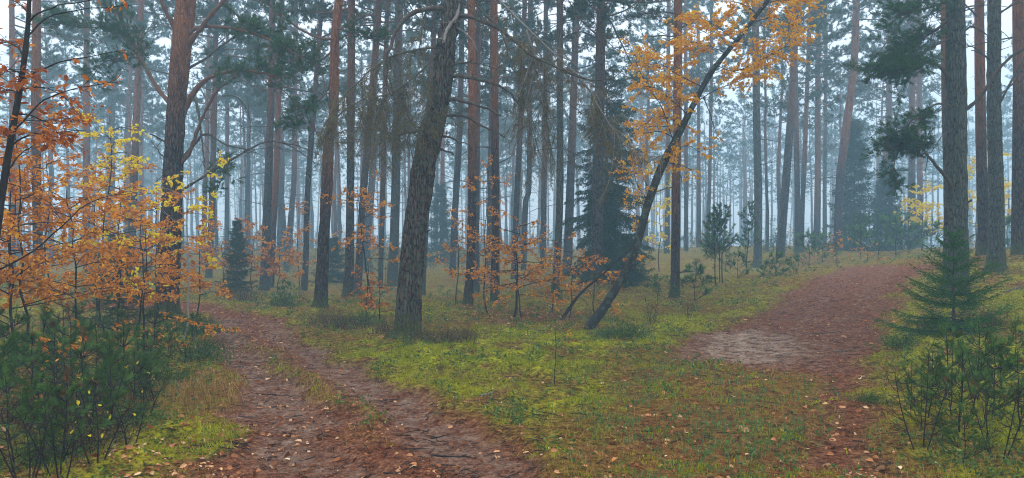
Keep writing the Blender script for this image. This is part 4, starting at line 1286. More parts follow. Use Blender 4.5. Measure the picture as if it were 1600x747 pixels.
sapling(583, 0, 18.0, 3.3, 'golden oak sapling with a slanting stem left of the leaning pine', 'oak_gold', seed=25, nbr=13, br=1.25, lean=(-.14, 0), z0=.42, size=.062, ntw=8, tl=.45, stem_r=.028, el=(-5, 20))
sapling(572, 0, 16.0, 1.25, 'small rust-red oak sapling in the heath beside the left track', 'oak_red', seed=26, nbr=8, br=.35, ntw=4, tl=.22, size=.08, z0=.2)
sapling(592, 0, 15.6, .9, 'tiny rust-red oak sapling left of the foot of the leaning pine', 'oak_red', seed=27, nbr=6, br=.3, ntw=3, tl=.2, size=.062, z0=.2)
sapling(762, 0, 18.5, 4.0, 'tall thin oak sapling with golden leaves against the reddish pine', 'oak_gold', seed=28, nbr=16, br=.85, lean=(.02, 0), z0=.15, size=.062, ntw=6, tl=.42, stem_r=.022)
sapling(712, 0, 20.5, 2.6, 'orange oak sapling left of the orange-topped pine', 'oak', seed=29, nbr=9, br=.95, ntw=5, tl=.4, size=.062, z0=.35)
sapling(803, 0, 17.0, 2.3, 'orange oak sapling with a forked dark stem right of the reddish pine', 'oak', seed=30, nbr=14, br=1.3, lean=(.09, 0), z0=.3, size=.062, ntw=8, tl=.45, stem_r=.034, el=(-12, 25))
sapling(815, 0, 17.2, 1.9, 'second orange oak sapling close right of the forked one', 'oak_gold', seed=31, nbr=10, br=1.1, lean=(-.1, 0), z0=.3, size=.062, ntw=7, tl=.42, stem_r=.02, el=(-12, 20))
sapling(890, 0, 17.5, 1.7, 'orange oak sapling at the foot of the slanting dark stem', 'oak', seed=32, nbr=10, br=.95, z0=.3, size=.062, ntw=7, tl=.4, el=(-12, 20))
sapling(930, 0, 18.0, 1.5, 'low orange oak sapling in front of the wide brown pine', 'oak', seed=33, nbr=9, br=.8, z0=.3, size=.062, ntw=6, tl=.38, el=(-12, 20))
sapling(862, 0, 18.6, 2.0, 'orange oak sapling at the foot of the slender grey pine', 'oak', seed=34, nbr=10, br=.9, z0=.35, size=.062, ntw=6, tl=.4, el=(-8, 20))
sapling(1306, 0, 31.0, 1.2, 'small rust oak at the far edge of the road crest', 'oak', seed=35, nbr=8, br=.5, ntw=4, tl=.3, size=.062, z0=.1)
sapling(1355, 0, 30.0, .6, 'low orange oak beside the hazy young pines past the road crest', 'oak', seed=36, nbr=6, br=.7, ntw=4, tl=.3, size=.062, z0=.2)
# yellow trees
YK = dict(name='birch_sapling', cat='birch sapling')
sapling(165, 0, 12.5, 3.9, 'yellow sapling rising above the orange oaks on the left', 'yellow_leaf', seed=40, nbr=18, br=.8, z0=.35, size=.055, ntw=7, tl=.38, gap=.030, aspect=.75, **YK)
sapling(285, 0, 12.0, 3.1, 'bright yellow birch sapling hanging in front of the big left pine', 'yellow_leaf', seed=41, nbr=10, br=.75, z0=.40, size=.062, ntw=5, tl=.34, gap=.045, aspect=.75, wood='pale_stem', **YK)
sapling(212, 0, 10.0, 1.9, 'thin yellow birch sapling low among the left undergrowth', 'yellow_leaf', seed=42, nbr=6, br=.4, z0=.45, size=.055, ntw=3, tl=.2, gap=.06, aspect=.75, **YK)
sapling(1440, 0, 36.0, 3.4, 'small hazy yellow tree left of the rough grey pine', 'yellow_leaf', seed=43, nbr=14, br=1.5, z0=.25, size=.12, ntw=7, tl=.6, gap=.05, aspect=.75, stem_r=.03, **YK)
sapling(1524, 0, 34.0, 4.6, 'hazy yellow tree showing between the right bank pines', 'yellow_leaf', seed=44, nbr=14, br=1.1, z0=.2, size=.12, ntw=7, tl=.6, gap=.05, aspect=.75, stem_r=.03, **YK)
sapling(1575, 0, 34.0, 3.4, 'hazy yellow tree between the dark stout pine and the right edge', 'yellow_leaf', seed=45, nbr=12, br=.9, z0=.25, size=.12, ntw=5, tl=.5, gap=.06, aspect=.75, stem_r=.03, **YK)
sapling(1030, 0, 36.0, 5.5, 'hazy golden tree far behind the bent birch', 'yellow_leaf', seed=46, nbr=14, br=1.2, z0=.2, size=.12, ntw=5, tl=.6, gap=.07, aspect=.75, stem_r=.03, **YK)
sapling(868, 0, 8.6, .75, 'bare thin seedling with a few orange leaves at its tip on the island', 'oak_gold', seed=49, nbr=2, br=.10, z0=.8, size=.032, ntw=1, tl=.06, gap=.08, stem_r=.005)

# slanting dark stem
def slanting_stem():
    d = 17.0
    pts = [(875,492,6),(905,461,4),(940,430,2.6),(965,408,2),(988,388,1.5)]
    w = np.array([[*P(x, y, d), wd * d / F * .5] for x, y, wd in pts])
    foot = np.array([w[0, 0], w[0, 1], hz(w[0, 0], w[0, 1]) - .02])
    w[:, :3] -= foot
    w[0, 2] = -.05
    root = thing('oak_tree', 'slanting dark bare stem left of the bent birch', 'oak tree', foot)
    fine = resample(w, 40)
    mb = MB()
    tube(mb, fine[:, :3], fine[:, 3], 10, 0, .006, 2, 1, 14)
    mb.build('trunk', M['dark_stem'], root)
    g = np.random.default_rng(63)
    leafy(root, fine, [(px_path([(940,430),(950,425),(962,430)], d, foot, -.3), 4, .3, .2), (px_path([(965,408),(980,400),(990,405)], d, foot, .2), 4, .3, .2)], 'oak', .09, g, .008, 'dark_stem')
slanting_stem()

# ------------------------------------------------------------------ spruces
def make_spruce(root, h, rb, g, nmat, needle, width, per, tiers, droop=.25, z0=.05, up=.35, sparse=1.0, gap=.1, hangs=.2, prof=.8):
    tr = MB()
    tube(tr, np.c_[np.zeros((12, 2)), np.linspace(-.1, h, 12)], np.linspace(.012 + h * .011, .004, 12), 8, 0)
    tr.build('trunk', M['limb'], root)
    wood, fol = MB(), MB()
    s0, sdv, sl = [], [], []
    for i in range(tiers):
        t = z0 + (1 - z0) * (i + g.uniform(-.2, .2)) / tiers
        z = h * max(t, .01)
        L0 = rb * (1 - t) ** prof + .05 * h * .3
        nb = int((9 if t < .8 else 6) * sparse)
        a0 = g.uniform(0, 6.28)
        for k in range(nb):
            az = a0 + 6.283 * k / nb + g.uniform(-.3, .3)
            L = L0 * g.uniform(.55, 1.2)
            el = -droop * (1 - t) + up * t + g.normal() * .10
            d = np.array([math.cos(az) * math.cos(el), math.sin(az) * math.cos(el), math.sin(el)])
            tt = np.linspace(0, 1, 7)[:, None]
            path = np.array([0, 0, z + g.normal() * .012 * h]) + d * L * tt + np.array([0, 0, 1]) * (-droop * .5 * (tt * (1 - t)) + .28 * tt ** 2 * (1 if up > .2 else .5)) * L
            tube(wood, path, np.linspace(.004 + .006 * L, .002, 7), 4, 0)
            side = unit(np.cross(d, [0, 0, 1]))
            nl = max(6, int(L / gap))
            for q in range(nl):
                u = .06 + .94 * (q + g.uniform(0, 1)) / nl
                j = min(int(u * 6), 5)
                p = path[j] + (path[j + 1] - path[j]) * (u * 6 - j)
                tan = unit(path[j + 1] - path[j])
                for sgn in (-1, 1):
                    ln = L * .42 * (1.05 - u) * g.uniform(.5, 1.25) + gap * .9
                    sdir = unit(tan * .75 + side * sgn * .8 * g.uniform(.6, 1.2) + np.array([0, 0, g.uniform(-.35, .1) - hangs * g.uniform(.3, 1)]))
                    m = max(1, int(ln / (gap * 1.6)))
                    for w_ in range(m):
                        s0.append(p + sdir * ln * w_ / m)
                        sdv.append(unit(sdir + g.normal(size=3) * .15))
                        sl.append(ln / m * 1.1)
            s0.append(path[4]); sdv.append(unit(path[6] - path[4])); sl.append(L * .34)
            s0.append(path[2]); sdv.append(unit(path[4] - path[2])); sl.append(L * .33)
    top = np.array([0, 0, h * .9])
    s0.append(top); sdv.append(np.array([0, 0, 1.0])); sl.append(h * .1)
    shoots(fol, np.array(s0), np.array(sdv), np.array(sl), per, needle, width, g, 0, .55)
    wood.build('limb', M['dark_stem'], root)
    fol.build('needles', M[nmat], root)

def spruce(px, d, h, rb, label, seed, nmat='spruce', needle=.035, width=.008, per=16, tiers=12, group=None, **kw):
    x = (px - 800) * d / F
    root = thing('spruce_tree', label, 'spruce tree', (x, d, hz(x, d) - .02), group)
    make_spruce(root, h, rb, np.random.default_rng(7000 + seed), nmat, needle, width, per, tiers, **kw)
    return root
spruce(1490, 11.0, 1.70, 1.02, 'little green spruce on the mossy right bank before the rough grey pine', 1, 'spruce_young', .020, .0058, 46, 9, droop=.10, z0=.04, up=.55, gap=.052, hangs=.10, prof=.95)
spruce(948, 25.9, 8.0, 1.85, 'tall dark shaggy spruce behind the wide brown pine', 2, 'spruce', .085, .024, 17, 24, droop=.65, z0=.05, up=.15, gap=.105, hangs=.75, prof=.5)
spruce(984, 24.0, 1.9, 1.0, 'low dark spruce skirt behind the foot of the bent birch', 3, 'spruce', .06, .014, 14, 10, droop=.2, gap=.08, hangs=.5)
spruce(370, 24.0, 2.55, .66, 'lone round spruce at the far end of the left track', 4, 'spruce', .05, .013, 14, 18, droop=.25, up=.45, gap=.075, hangs=.4)
spruce(185, 14.0, 1.9, .9, 'dark spruce in shade behind the left undergrowth', 5, 'spruce', .04, .009, 16, 12, gap=.08)
spruce(1335, 42.0, 8.0, 1.7, 'tall hazy spruce past the road crest, right of the reddish pine', 6, 'spruce', .15, .045, 10, 22, droop=.5, gap=.19, hangs=.9)
spruce(1385, 43.0, 5.6, 1.4, 'smaller hazy spruce past the bend of the right road', 7, 'spruce', .15, .045, 10, 16, droop=.45, gap=.19, hangs=.8)
spruce(688, 52.0, 6.0, 1.6, 'faint spruce deep in the mist beside the leaning pine', 8, 'spruce', .16, .05, 9, 14, droop=.4, gap=.22, hangs=.7)
spruce(520, 34.0, 2.2, 1.1, 'faint low spruce behind the crooked orange pine', 9, 'spruce', .12, .03, 10, 9, gap=.14, hangs=.4)

# ------------------------------------------------------------------ young pines
def make_young_pine(h, g, root, near=True, spread=.42, bare=.35, nmat='pine_young', rusty=False):
    stem = np.c_[np.cumsum(g.normal(size=(8, 2)), 0) * .010 * h, np.linspace(-.03, h * .93, 8)]
    stem[0, :2] = 0
    fine = resample(stem, 18)
    st = MB()
    tube(st, fine, np.linspace(.004 + .0065 * h, .003, 18), 7, 0)
    st.build('trunk', M['dark_stem'], root)
    wood, fol = MB(), MB()
    s0, sdv, sl = [], [], []
    nl, nw, per = (.058, .0032, 105) if near else (.10, .011, 42)
    whorls = max(3, int(h / (.22 if near else .3)))
    for i in range(whorls):
        t = bare + (1 - bare) * i / whorls
        p = fine[min(int(t * 17), 17)]
        for k in range(g.integers(4, 7)):
            az = g.uniform(0, 6.28)
            L = spread * h ** .8 * (1.12 - .85 * t) * g.uniform(.5, 1.2) + .04
            d = np.array([math.cos(az), math.sin(az), g.uniform(.15, .75)])
            tp = twig_pts(p, d, L, g, .2, 5, .55)
            tube(wood, tp, np.linspace(.005, .003, 5), 4, 0)
            ds = unit(tp[-1] - tp[2])
            s0.append(tp[2] + (tp[-1] - tp[2]) * .25); sdv.append(ds); sl.append(L * .42 + .02)
            if L > .16:
                for _ in range(g.integers(1, 4)):
                    a = tp[g.integers(2, 4)]
                    dd = unit(ds + g.normal(size=3) * .55 + np.array([0, 0, .2]))
                    l2 = L * g.uniform(.3, .55)
                    tube(wood, np.stack([a, a + dd * l2]), [.003, .002], 3, 0)
                    s0.append(a + dd * l2 * .5); sdv.append(dd); sl.append(l2 * .55 + .01)
    s0.append(fine[-1] - np.array([0, 0, .1 * h])); sdv.append(np.array([0, 0, 1.0])); sl.append(.16 * h)
    s0, sdv, sl = np.array(s0), np.array(sdv), np.array(sl)
    kind = g.choice(3, len(s0), p=[.74, .23, .03])
    for q in range(3):
        k = kind == q
        shoots(fol, s0[k], sdv[k], sl[k], per, nl, nw, g, q, .9)
    wood.build('limb', M['dark_stem'], root)
    fol.build('needles', [M[nmat], M['pine_tip'], M['rust']], root)
    if rusty:
        rm = MB()
        k = [int(c) for c in g.integers(0, len(s0) - 1, 2)]
        q = np.array([fine[6] + np.array([.05, -.03, 0]), fine[8] + np.array([-.07, -.05, 0])])
        shoots(rm, q, rand_dirs(2, g) * .6 + np.array([0, 0, -.4]), np.array([.14, .12]), 140, .06, .0034, g, 0, .7)
        rm.build('dead_needles', M['rust'], root)

YP = []
for k in range(6):
    g = np.random.default_rng(8000 + k)
    h = [1.25, 1.05, .8, 1.45, .6, 1.1][k]
    root = thing('young_pine', 'young pine', 'young pine')
    make_young_pine(h, g, root, bare=[.22, .15, .12, .25, .10, .18][k])
    YP.append([root, h, False])

def place_young(px, d, h, label, k, group):
    proto = YP[k]
    o = dup_tree(proto[0]) if proto[2] else proto[0]
    proto[2] = True
    x = (px - 800) * d / F
    o.location = (x, d, hz(x, d) - .01)
    s = h / proto[1]
    o.scale = (s, s, s)
    o.rotation_euler = (0, 0, (px * 1.7 + d) % 6.28)
    o['label'] = label
    o['group'] = group
    return o

# thicket at the lower left
LP = [(18,5.2,.95),(62,5.7,.8),(100,5.5,.9),(140,6.0,.75),(175,6.4,.8),(-5,6.4,1.2),(48,6.9,1.1),(88,7.1,1.0),(130,7.0,1.0),(168,7.3,.95),(210,7.2,.75),(238,7.8,.8),
      (15,7.9,1.25),(66,8.3,1.25),(112,8.4,1.1),(152,8.7,1.05),(195,8.6,.95),(228,9.0,.85),(262,9.4,.8),(290,10.0,.65),(100,9.9,1.2),(190,10.5,1.0),(240,11.2,.9),(300,12.0,.7),
      (-22,7.2,1.4)]
# further single pines and tufts
side_words = ['with bare lower stem', 'with dense top', 'slightly tilted', 'with spreading shoots']
lgrp = 'young pines in the thicket left of the left track'
for i, (px, d, h) in enumerate(LP):
    h *= .84
    depth = 'front' if d < 6.5 else 'middle' if d < 9 else 'rear'
    place_young(px, d, h, 'green young pine in the %s of the thicket left of the left track' % depth, i % 6, lgrp + ', ' + depth + ' row')
for i, (px, d, h, lab) in enumerate([
 (1425, 7.0, 0.52, 'young pine at the left end of the right thicket, leaning over moss'),
 (1450, 6.6, 0.72, 'young pine left of the tallest stems in the right thicket'),
 (1478, 7.4, 0.81, 'bushy young pine behind the middle of the right thicket'),
 (1500, 6.2, 0.84, 'young pine with long bare stem in the middle of the right thicket'),
 (1520, 7.0, 0.97, 'tallest young pine in the right thicket'),
 (1548, 6.6, 0.81, 'young pine at the right end of the right thicket'),
 (1590, 6.0, 0.72, 'young pine at the right edge of the picture'),
 (1585, 8.6, 0.67, 'young pine on the mossy bank behind the right thicket'),
 (1505, 5.4, 0.51, 'lowest young pine in front of the right thicket'),
 (1438, 6.4, .52, 'young pine in the left half of the right thicket'),
 (1535, 6.2, .6, 'young pine in the right half of the right thicket'),
 (1565, 7.4, .7, 'young pine behind the right end of the right thicket'),
 (1488, 6.8, .7, 'dense young pine right in the middle of the right thicket'),
 (1472, 5.9, 0.38, 'stunted young pine at the front of the right thicket'),
]):
    place_young(px, d, h, lab, (i * 2 + 1) % 6, 'young pines in the right thicket')
MP = []
for k in range(3):
    g = np.random.default_rng(8100 + k)
    root = thing('young_pine', 'young pine', 'young pine')
    make_young_pine([2.8, 3.4, 1.1][k], g, root, near=False, spread=[.36, .26, .5][k], bare=[.38, .3, .08][k], nmat='pine_near')
    MP.append([root, [2.8, 3.4, 1.1][k], False])
def place_mid(px, d, h, label, k, group=None):
    YP.append(MP[k])
    o = place_young(px, d, h, label, len(YP) - 1, group or 'young pines along the forest edge')
    MP[k][2] = True
    return o
for a in [
 (1118, 23.5, 2.7, 'young pine with bare stem in the tuft beside the red-brown pine, left one', 0),
 (1125, 24.0, 2.5, 'young pine in the tuft beside the red-brown pine, middle one', 0),
 (1129, 23.8, 3.0, 'tallest young pine in the tuft beside the red-brown pine, right one', 0),
 (1168, 28.0, 3.3, 'slim tall young pine left of the dark grey pine', 1),
 (1152, 25.5, 1.1, 'small young pine between the tuft and the dark grey pine', 2),
 (1085, 20.5, 1.2, 'small young pine right of the red-brown pine', 2),
 (1027, 20.0, 1.0, 'spindly young pine between the bent birch and the red-brown pine', 1),
 (1212, 24.5, 1.0, 'bushy young pine on the left verge below the curved pine', 2),
 (1203, 23.8, .75, 'lower bushy young pine on the left verge of the right road', 2),
 (1240, 25.5, .7, 'small pine bush nearest the road crest', 2),
 (1265, 31.0, 1.7, 'hazy pine bush past the road crest, first on the left', 2),
 (1285, 33.0, 1.6, 'hazy pine bush past the road crest, left of the rust oak', 2),
 (1345, 32.0, 2.4, 'hazy young pine before the tall hazy spruce', 0),
 (1372, 33.0, 2.1, 'hazy young pine before the smaller hazy spruce', 2),
 (1400, 32.0, 2.2, 'hazy young pine above the road bend, left of the yellow tree', 2),
 (1420, 33.0, 1.7, 'hazy pine bush below the yellow tree', 2),
 (1455, 32.0, 1.6, 'hazy pine bush between the yellow tree and the rough grey pine', 2),
 (1590, 24.0, 1.4, 'hazy pine bush at the foot of the right edge pine', 2),
 (445, 21.5, .65, 'small pine bush on the verge where the left track bends', 2),
 (1335, 36.0, 1.6, 'hazy pine bush under the reddish pine past the road crest', 2),
]:
    place_mid(*a)

# bare dark shrubs among the young pines
def bare_shrub(px, d, h, label, seed, leafmat=None):
    g = np.random.default_rng(8300 + seed)
    x = (px - 800) * d / F
    root = thing('bare_shrub', label, 'shrub', (x, d, hz(x, d) - .01), 'bare dark shrubs at the track edges')
    lm = MB()
    for _ in range(g.integers(3, 6)):
        mb = MB()
        a = g.uniform(0, 6.28)
        dv = np.array([math.cos(a) * .35, math.sin(a) * .35, 1])
        st = twig_pts(np.array([math.cos(a), math.sin(a), 0]) * .05, dv, h * g.uniform(.6, 1.05), g, .25, 9, .1)
        tube(mb, st, np.linspace(.0065, .002, 9), 5, 0)
        for k in range(int(9 * h / .6)):
            q = st[g.integers(2, 9)]
            tp = twig_pts(q, unit(g.normal(size=3) * np.array([.8, .8, .3]) + np.array([0, 0, .5])), h * g.uniform(.12, .38), g, .5, 5, .1)
            tube(mb, tp, np.linspace(.003, .0012, 5), 4, 0)
            for _ in range(2):
                tube(mb, twig_pts(tp[g.integers(1, 4)], unit(g.normal(size=3) + np.array([0, 0, .5])), h * g.uniform(.06, .16), g, .5, 4), [.0018, .0016, .0013, .001], 3, 0)
            if leafmat and g.uniform() < .35:
                leaves(lm, tp[-1:] + 0, unit(g.normal(size=(1, 3))), np.array([[0, 0, 1.0]]), np.array([.034]), g)
        mb.build('branch', M['dark_stem'], root)
    if lm.n:
        lm.build('leaves', M[leafmat], root, smooth=False)
for i, (px, d, h, lf, lab) in enumerate([
 (40, 4.9, .55, None, 'bare dark shrub lowest at the bottom left corner'),
 (95, 5.0, .6, None, 'bare dark shrub second from the bottom left corner'),
 (150, 5.3, .6, 'yellow_leaf', 'dark forked shrub with yellow tips in front of the left young pines'),
 (200, 5.8, .55, None, 'bare dark shrub at the mossy end of the left thicket'),
 (120, 6.2, .7, 'oak_red', 'dark shrub with rust leaves inside the left thicket'),
 (30, 6.0, .8, 'oak_red', 'dark shrub with rust leaves at the left edge of the thicket'),
 (230, 6.8, .5, None, 'small bare dark shrub on the left moss'),
 (75, 6.5, .7, None, 'bare dark shrub between the left young pines'),
 (180, 7.0, .6, 'oak', 'dark shrub with orange leaves between the left young pines'),
 (155, 6.1, .75, 'yellow_leaf', 'little dark shrub with large yellow leaves before the young pines'),
 (242, 7.3, .5, 'yellow_leaf', 'tiny shrub with yellow leaves on the moss beside the left track'),
 (1440, 5.8, .8, None, 'bare dark shrub slanting left before the right thicket'),
 (1560, 5.6, .7, None, 'bare dark shrub at the right end of the right thicket'),
 (1530, 7.2, .6, None, 'bare dark shrub behind the right thicket'),
 (1018, 15.5, .7, 'oak_red', 'bare twiggy shrub with rust bits right of the bent birch'),
 (1075, 16.5, .5, None, 'bare twiggy shrub on the moss before the red-brown pine'),
]):
    bare_shrub(px, d, h, lab, i, lf)

# ------------------------------------------------------------------ heath and bilberry shrubs
def make_heath(g, mat, r=.42, h=.26, n=150, leafn=26, lsize=.016):
    wood, fol = MB(), MB()
    pos, dr = [], []
    for _ in range(n):
        a, q = g.uniform(0, 6.28), min(abs(g.normal()) * .55, 1.5) * r
        b = np.array([q * math.cos(a), q * math.sin(a), -.02])
        d = unit(np.array([b[0] * .6 + g.normal() * .25, b[1] * .6 + g.normal() * .25, 1]))
        L = h * max(.25, 1.1 - .5 * q / r) * g.uniform(.4, 1.4)
        tp = twig_pts(b, d, L, g, .3, 4)
        tube(wood, tp, [.003, .0028, .002, .0012], 3, 0)
        u = g.uniform(.2, 1, leafn)
        pos.append(tp[0] + (tp[-1] - tp[0]) * u[:, None] + g.normal(size=(leafn, 3)) * .012)
        dr.append(g.normal(size=(leafn, 3)) + d * .8)
    pos, dr = np.concatenate(pos), np.concatenate(dr)
    leaves(wood, pos, dr, rand_dirs(len(pos), g), lsize, g, 1, .6)
    return wood.mesh('low_shrub', [M['dark_stem'], M[mat]], False)
HEATH = [make_heath(np.random.default_rng(8500 + k), ['heath', 'heath', 'bilberry'][k], n=[105, 85, 90][k], leafn=[20, 16, 18][k], lsize=[.016, .017, .026][k]) for k in range(3)]
for i, (px, py, d, s, k, lab) in enumerate([
 (535, 0, 14.6, 1.3, 0, 'grey-green heather clump beside the right edge of the left track'),
 (565, 0, 14.9, 1.1, 2, 'green bilberry clump between the heather and the leaning pine'),
 (508, 0, 15.4, 1.1, 0, 'olive heather clump nearest the bend of the left track'),
 (600, 0, 13.9, .9, 1, 'brown heather clump left of the foot of the leaning pine'),
 (668, 0, 12.2, 1.0, 0, 'brown heather clump right of the foot of the leaning pine'),
 (700, 0, 12.3, 1.2, 1, 'long brown heather clump on the moss right of the leaning pine'),
 (728, 0, 12.5, .8, 0, 'small heather clump at the right end of the brown heather'),
 (950, 0, 13.0, .7, 2, 'small bilberry patch below the foot of the bent birch'),
 (980, 0, 13.2, .9, 2, 'bilberry patch beside the fallen branch on the island'),
 (690, 0, 9.8, .38, 1, 'tiny dark heather tuft alone on the front moss'),
 (1412, 0, 10.6, .8, 2, 'bilberry clump left of the little spruce'),
 (1445, 0, 12.0, .8, 0, 'heather clump behind the left side of the little spruce'),
 (1545, 0, 11.2, 1.1, 0, 'heather clump right of the little spruce'),
 (1360, 0, 7.6, .4, 2, 'small dark bilberry tuft on the right road edge'),
 (440, 0, 19.5, 1.4, 2, 'green low shrub on the verge behind the left track bend'),
 (380, 0, 21.0, 1.4, 0, 'pale low shrub across the far end of the left track'),
 (300, 0, 13.2, 1.2, 2, 'bilberry clump at the foot of the big left pine'),
 (310, 0, 10.4, 1.0, 2, 'bilberry clump on the left bank of the left track'),
 (265, 0, 8.6, 1.0, 2, 'bilberry clump in front of the rear young pines'),
 (60, 0, 5.5, .8, 2, 'bilberry clump lowest in the bottom left corner'),
 (130, 0, 5.9, .9, 1, 'brown heather clump in front of the left young pines'),
 (195, 0, 6.6, .8, 2, 'bilberry clump at the mossy end of the left thicket'),
 (95, 0, 6.8, 1.0, 0, 'olive heather clump between the front young pines on the left'),
 (30, 0, 6.6, 1.0, 1, 'brown heather clump at the left edge under the young pines'),
 (215, 0, 8.0, .9, 1, 'brown heather clump on the track side of the left thicket'),
 (160, 0, 7.6, 1.0, 2, 'bilberry clump under the middle young pines on the left'),
 (325, 0, 11.6, .9, 0, 'grey heather clump on the left bank of the track'),
]):
    x = (px - 800) * d / F
    root = link('bilberry_shrub' if k == 2 else 'heather_shrub', HEATH[k], None, (x, d, hz(x, d)))
    tag(root, lab, 'shrub', 'low shrubs on the forest floor')
    root.scale = (s * 1.35, s * .9, s * .9)
    root.rotation_euler = (0, 0, .6 * math.sin(i * 1.3))

# ------------------------------------------------------------------ fallen branches and wood
def fallen(px, py, L, ang, r, label, seed, mat='dark_stem', forks=3, name='fallen_branch'):
    x, y = ground_hit(px, py)
    g = np.random.default_rng(8800 + seed)
    n = 9
    t = np.linspace(-.5, .5, n)
    xs = x + np.cos(R(ang)) * L * t + np.cumsum(g.normal(size=n)) * .012 * L
    ys = y + np.sin(R(ang)) * L * t + np.cumsum(g.normal(size=n)) * .012 * L
    z = height(xs, ys) + r * .8
    z = np.convolve(np.r_[z[0], z, z[-1]], np.ones(3) / 3, 'valid')
    mb = MB()
    c = np.array([x, y, z[n // 2]])
    tube(mb, np.c_[xs, ys, z] - c, np.linspace(r, r * .4, n), 8, 0, r * .25, seed, 1, 20)
    for _ in range(forks):
        k = int(g.integers(2, n - 1))
        q = np.array([xs[k], ys[k], z[k]]) - c
        a = R(ang + g.uniform(-70, 70))
        tube(mb, twig_pts(q, np.array([math.cos(a), math.sin(a), .12]), L * g.uniform(.15, .35), g, .2, 4), np.linspace(r * .5, r * .2, 4), 4, 0)
    o = mb.build(name, M[mat], loc=tuple(c))
    return tag(o, label, 'fallen branch')
fallen(705, 699, .36, 2, .008, 'thin dark stick lying across the right rut of the left track', 1)
fallen(620, 732, .22, -15, .007, 'short dark stick near the bottom edge of the left track', 2, forks=1)
fallen(428, 606, .45, -5, .006, 'thin stick across the left rut of the left track', 3)
fallen(355, 690, .35, 10, .012, 'crumbled dark stick at the left edge of the left track', 4)
fallen(762, 616, .17, 25, .013, 'pale weathered wood chip on the grass above the left track', 5, 'dead_pale', 0, 'wood_chip')
fallen(1003, 527, .75, 40, .022, 'brown fallen branch with raised end among the island bilberries', 6, 'limb', 3)
fallen(1068, 426, 1.3, 12, .05, 'dark fallen log lying right of the red-brown pine', 7, 'dark_stem', 1, 'fallen_log')
fallen(1290, 517, .55, 0, .012, 'greenish stick lying on the right road', 8, 'limb', 1)
fallen(1320, 543, .35, -8, .012, 'grey stick lying on the right edge of the right road', 9, 'dead_twig', 1)
fallen(1588, 450, 1.0, 20, .02, 'pale fallen branch on the mossy right bank', 10, 'dead_twig', 2)
fallen(1595, 583, .5, 0, .03, 'dark rotten stick at the right edge of the picture', 11, 'dark_stem', 0)
fallen(1500, 592, .4, 35, .012, 'thin stick on the moss behind the right thicket', 12, 'dead_twig', 2)
fallen(690, 668, .25, 50, .007, 'crooked twig beside the stick on the left track', 13, 'dark_stem', 2)

# ------------------------------------------------------------------ ground cover that nobody could count
def scatter(n, r0, r1, seed, azl=R(41)):
    g = np.random.default_rng(seed)
    az = g.uniform(-azl, azl, n)
    r = np.exp(g.uniform(math.log(r0), math.log(r1), n))
    x, y = r * np.sin(az), r * np.cos(az)
    return x, y, masks(x, y), g

def keep(x, y, mk, prob, g):
    k = g.uniform(0, 1, len(x)) < prob
    return x[k], y[k], {a: b[k] for a, b in mk.items()}

def blades(mb, x, y, z, L, W, g, lean=.6):
    n = len(x)
    b = np.c_[x, y, z]
    az = g.uniform(0, 6.28, n)
    out = np.c_[np.cos(az), np.sin(az), np.zeros(n)]
    side = np.c_[-np.sin(az), np.cos(az), np.zeros(n)]
    ln = np.abs(g.normal(size=n))[:, None] * lean
    L, W = L[:, None], W[:, None]
    mid = b + np.array([0, 0, 1]) * L * .6 + out * L * ln * .3
    tip = b + np.array([0, 0, 1]) * L * (1 - .35 * np.clip(ln, 0, 1.6)) + out * L * ln * .9
    v = np.stack([b - side * W, b + side * W, mid + side * W * .8, mid - side * W * .8, tip], 1).reshape(-1, 3)
    o = np.arange(n)[:, None] * 5
    mb.add(v, o + np.array([[0, 1, 2, 3]]))
    mb.add(np.zeros((0, 3)), np.zeros((0, 3), int))
    mb.f.append(np.asarray(o + np.array([[3, 2, 4]]) + (mb.n - len(v))))
    mb.m.append(np.zeros(n, np.int32))

# moss fronds
x, y, mk, g = scatter(420000, 4.2, 26, 21)
clump = .5 * fbm2(x, y, .16, 331, 2) + .5 * fbm2(x, y, .45, 337, 2)
mk['clump'] = clump
x, y, mk = keep(x, y, mk, mk['moss'] * sm(.42, .54, clump) * (1 - .6 * sm(-2.6, -4.2, x) * sm(9, 7, y)), g)
z = height(x, y, mk)
rr = np.hypot(x, y)
grow = .5 + 1.5 * sm(.44, .64, mk['clump'])
mb = MB()
needles(mb, np.c_[x, y, z - .004], np.c_[g.normal(size=(len(x), 2)) * .7, np.full(len(x), 1.0)], np.clip(.022 + .0016 * rr, 0, .05) * grow, .005 + .0010 * rr, g)
tag(mb.build('moss', M['moss'], smooth=False), 'yellow-green moss cushions covering the island and banks', kind='stuff')

# dry grass
x, y, mk, g = scatter(150000, 4.4, 30, 22)
tuft = sm(.52, .68, fbm2(x, y, .6, 301))
bank = np.exp(-((x + 3.4) ** 2 + (y - 8.2) ** 2) / 1.2) * 2.2
pr = (.02 + .55 * tuft) * (1 - mk['dirt']) * (1 - .65 * mk['moss']) + mk['worn'] * .10 + mk['strip'] * .5 + bank * (1 - mk['dirt'])
for rt, _, ft_ in PINES:
    if ft_[1] < 27:
        pr = pr + .9 * np.exp(-((x - ft_[0]) ** 2 + (y - ft_[1]) ** 2) / .16)
x, y, mk = keep(x, y, mk, pr * .75, g)
z = height(x, y, mk)
rr = np.hypot(x, y)
mb = MB()
blades(mb, x, y, z - .01, g.uniform(.03, .10, len(x)) * (1 + .02 * rr) * (1 + .9 * np.clip(np.exp(-((x + 3.4) ** 2 + (y - 8.2) ** 2) / 1.2), 0, 1)), .0009 + .00026 * rr, g, 1.0)
tag(mb.build('dry_grass', M['dry_grass'], smooth=False), 'short dry brown grass on the verges', kind='stuff')

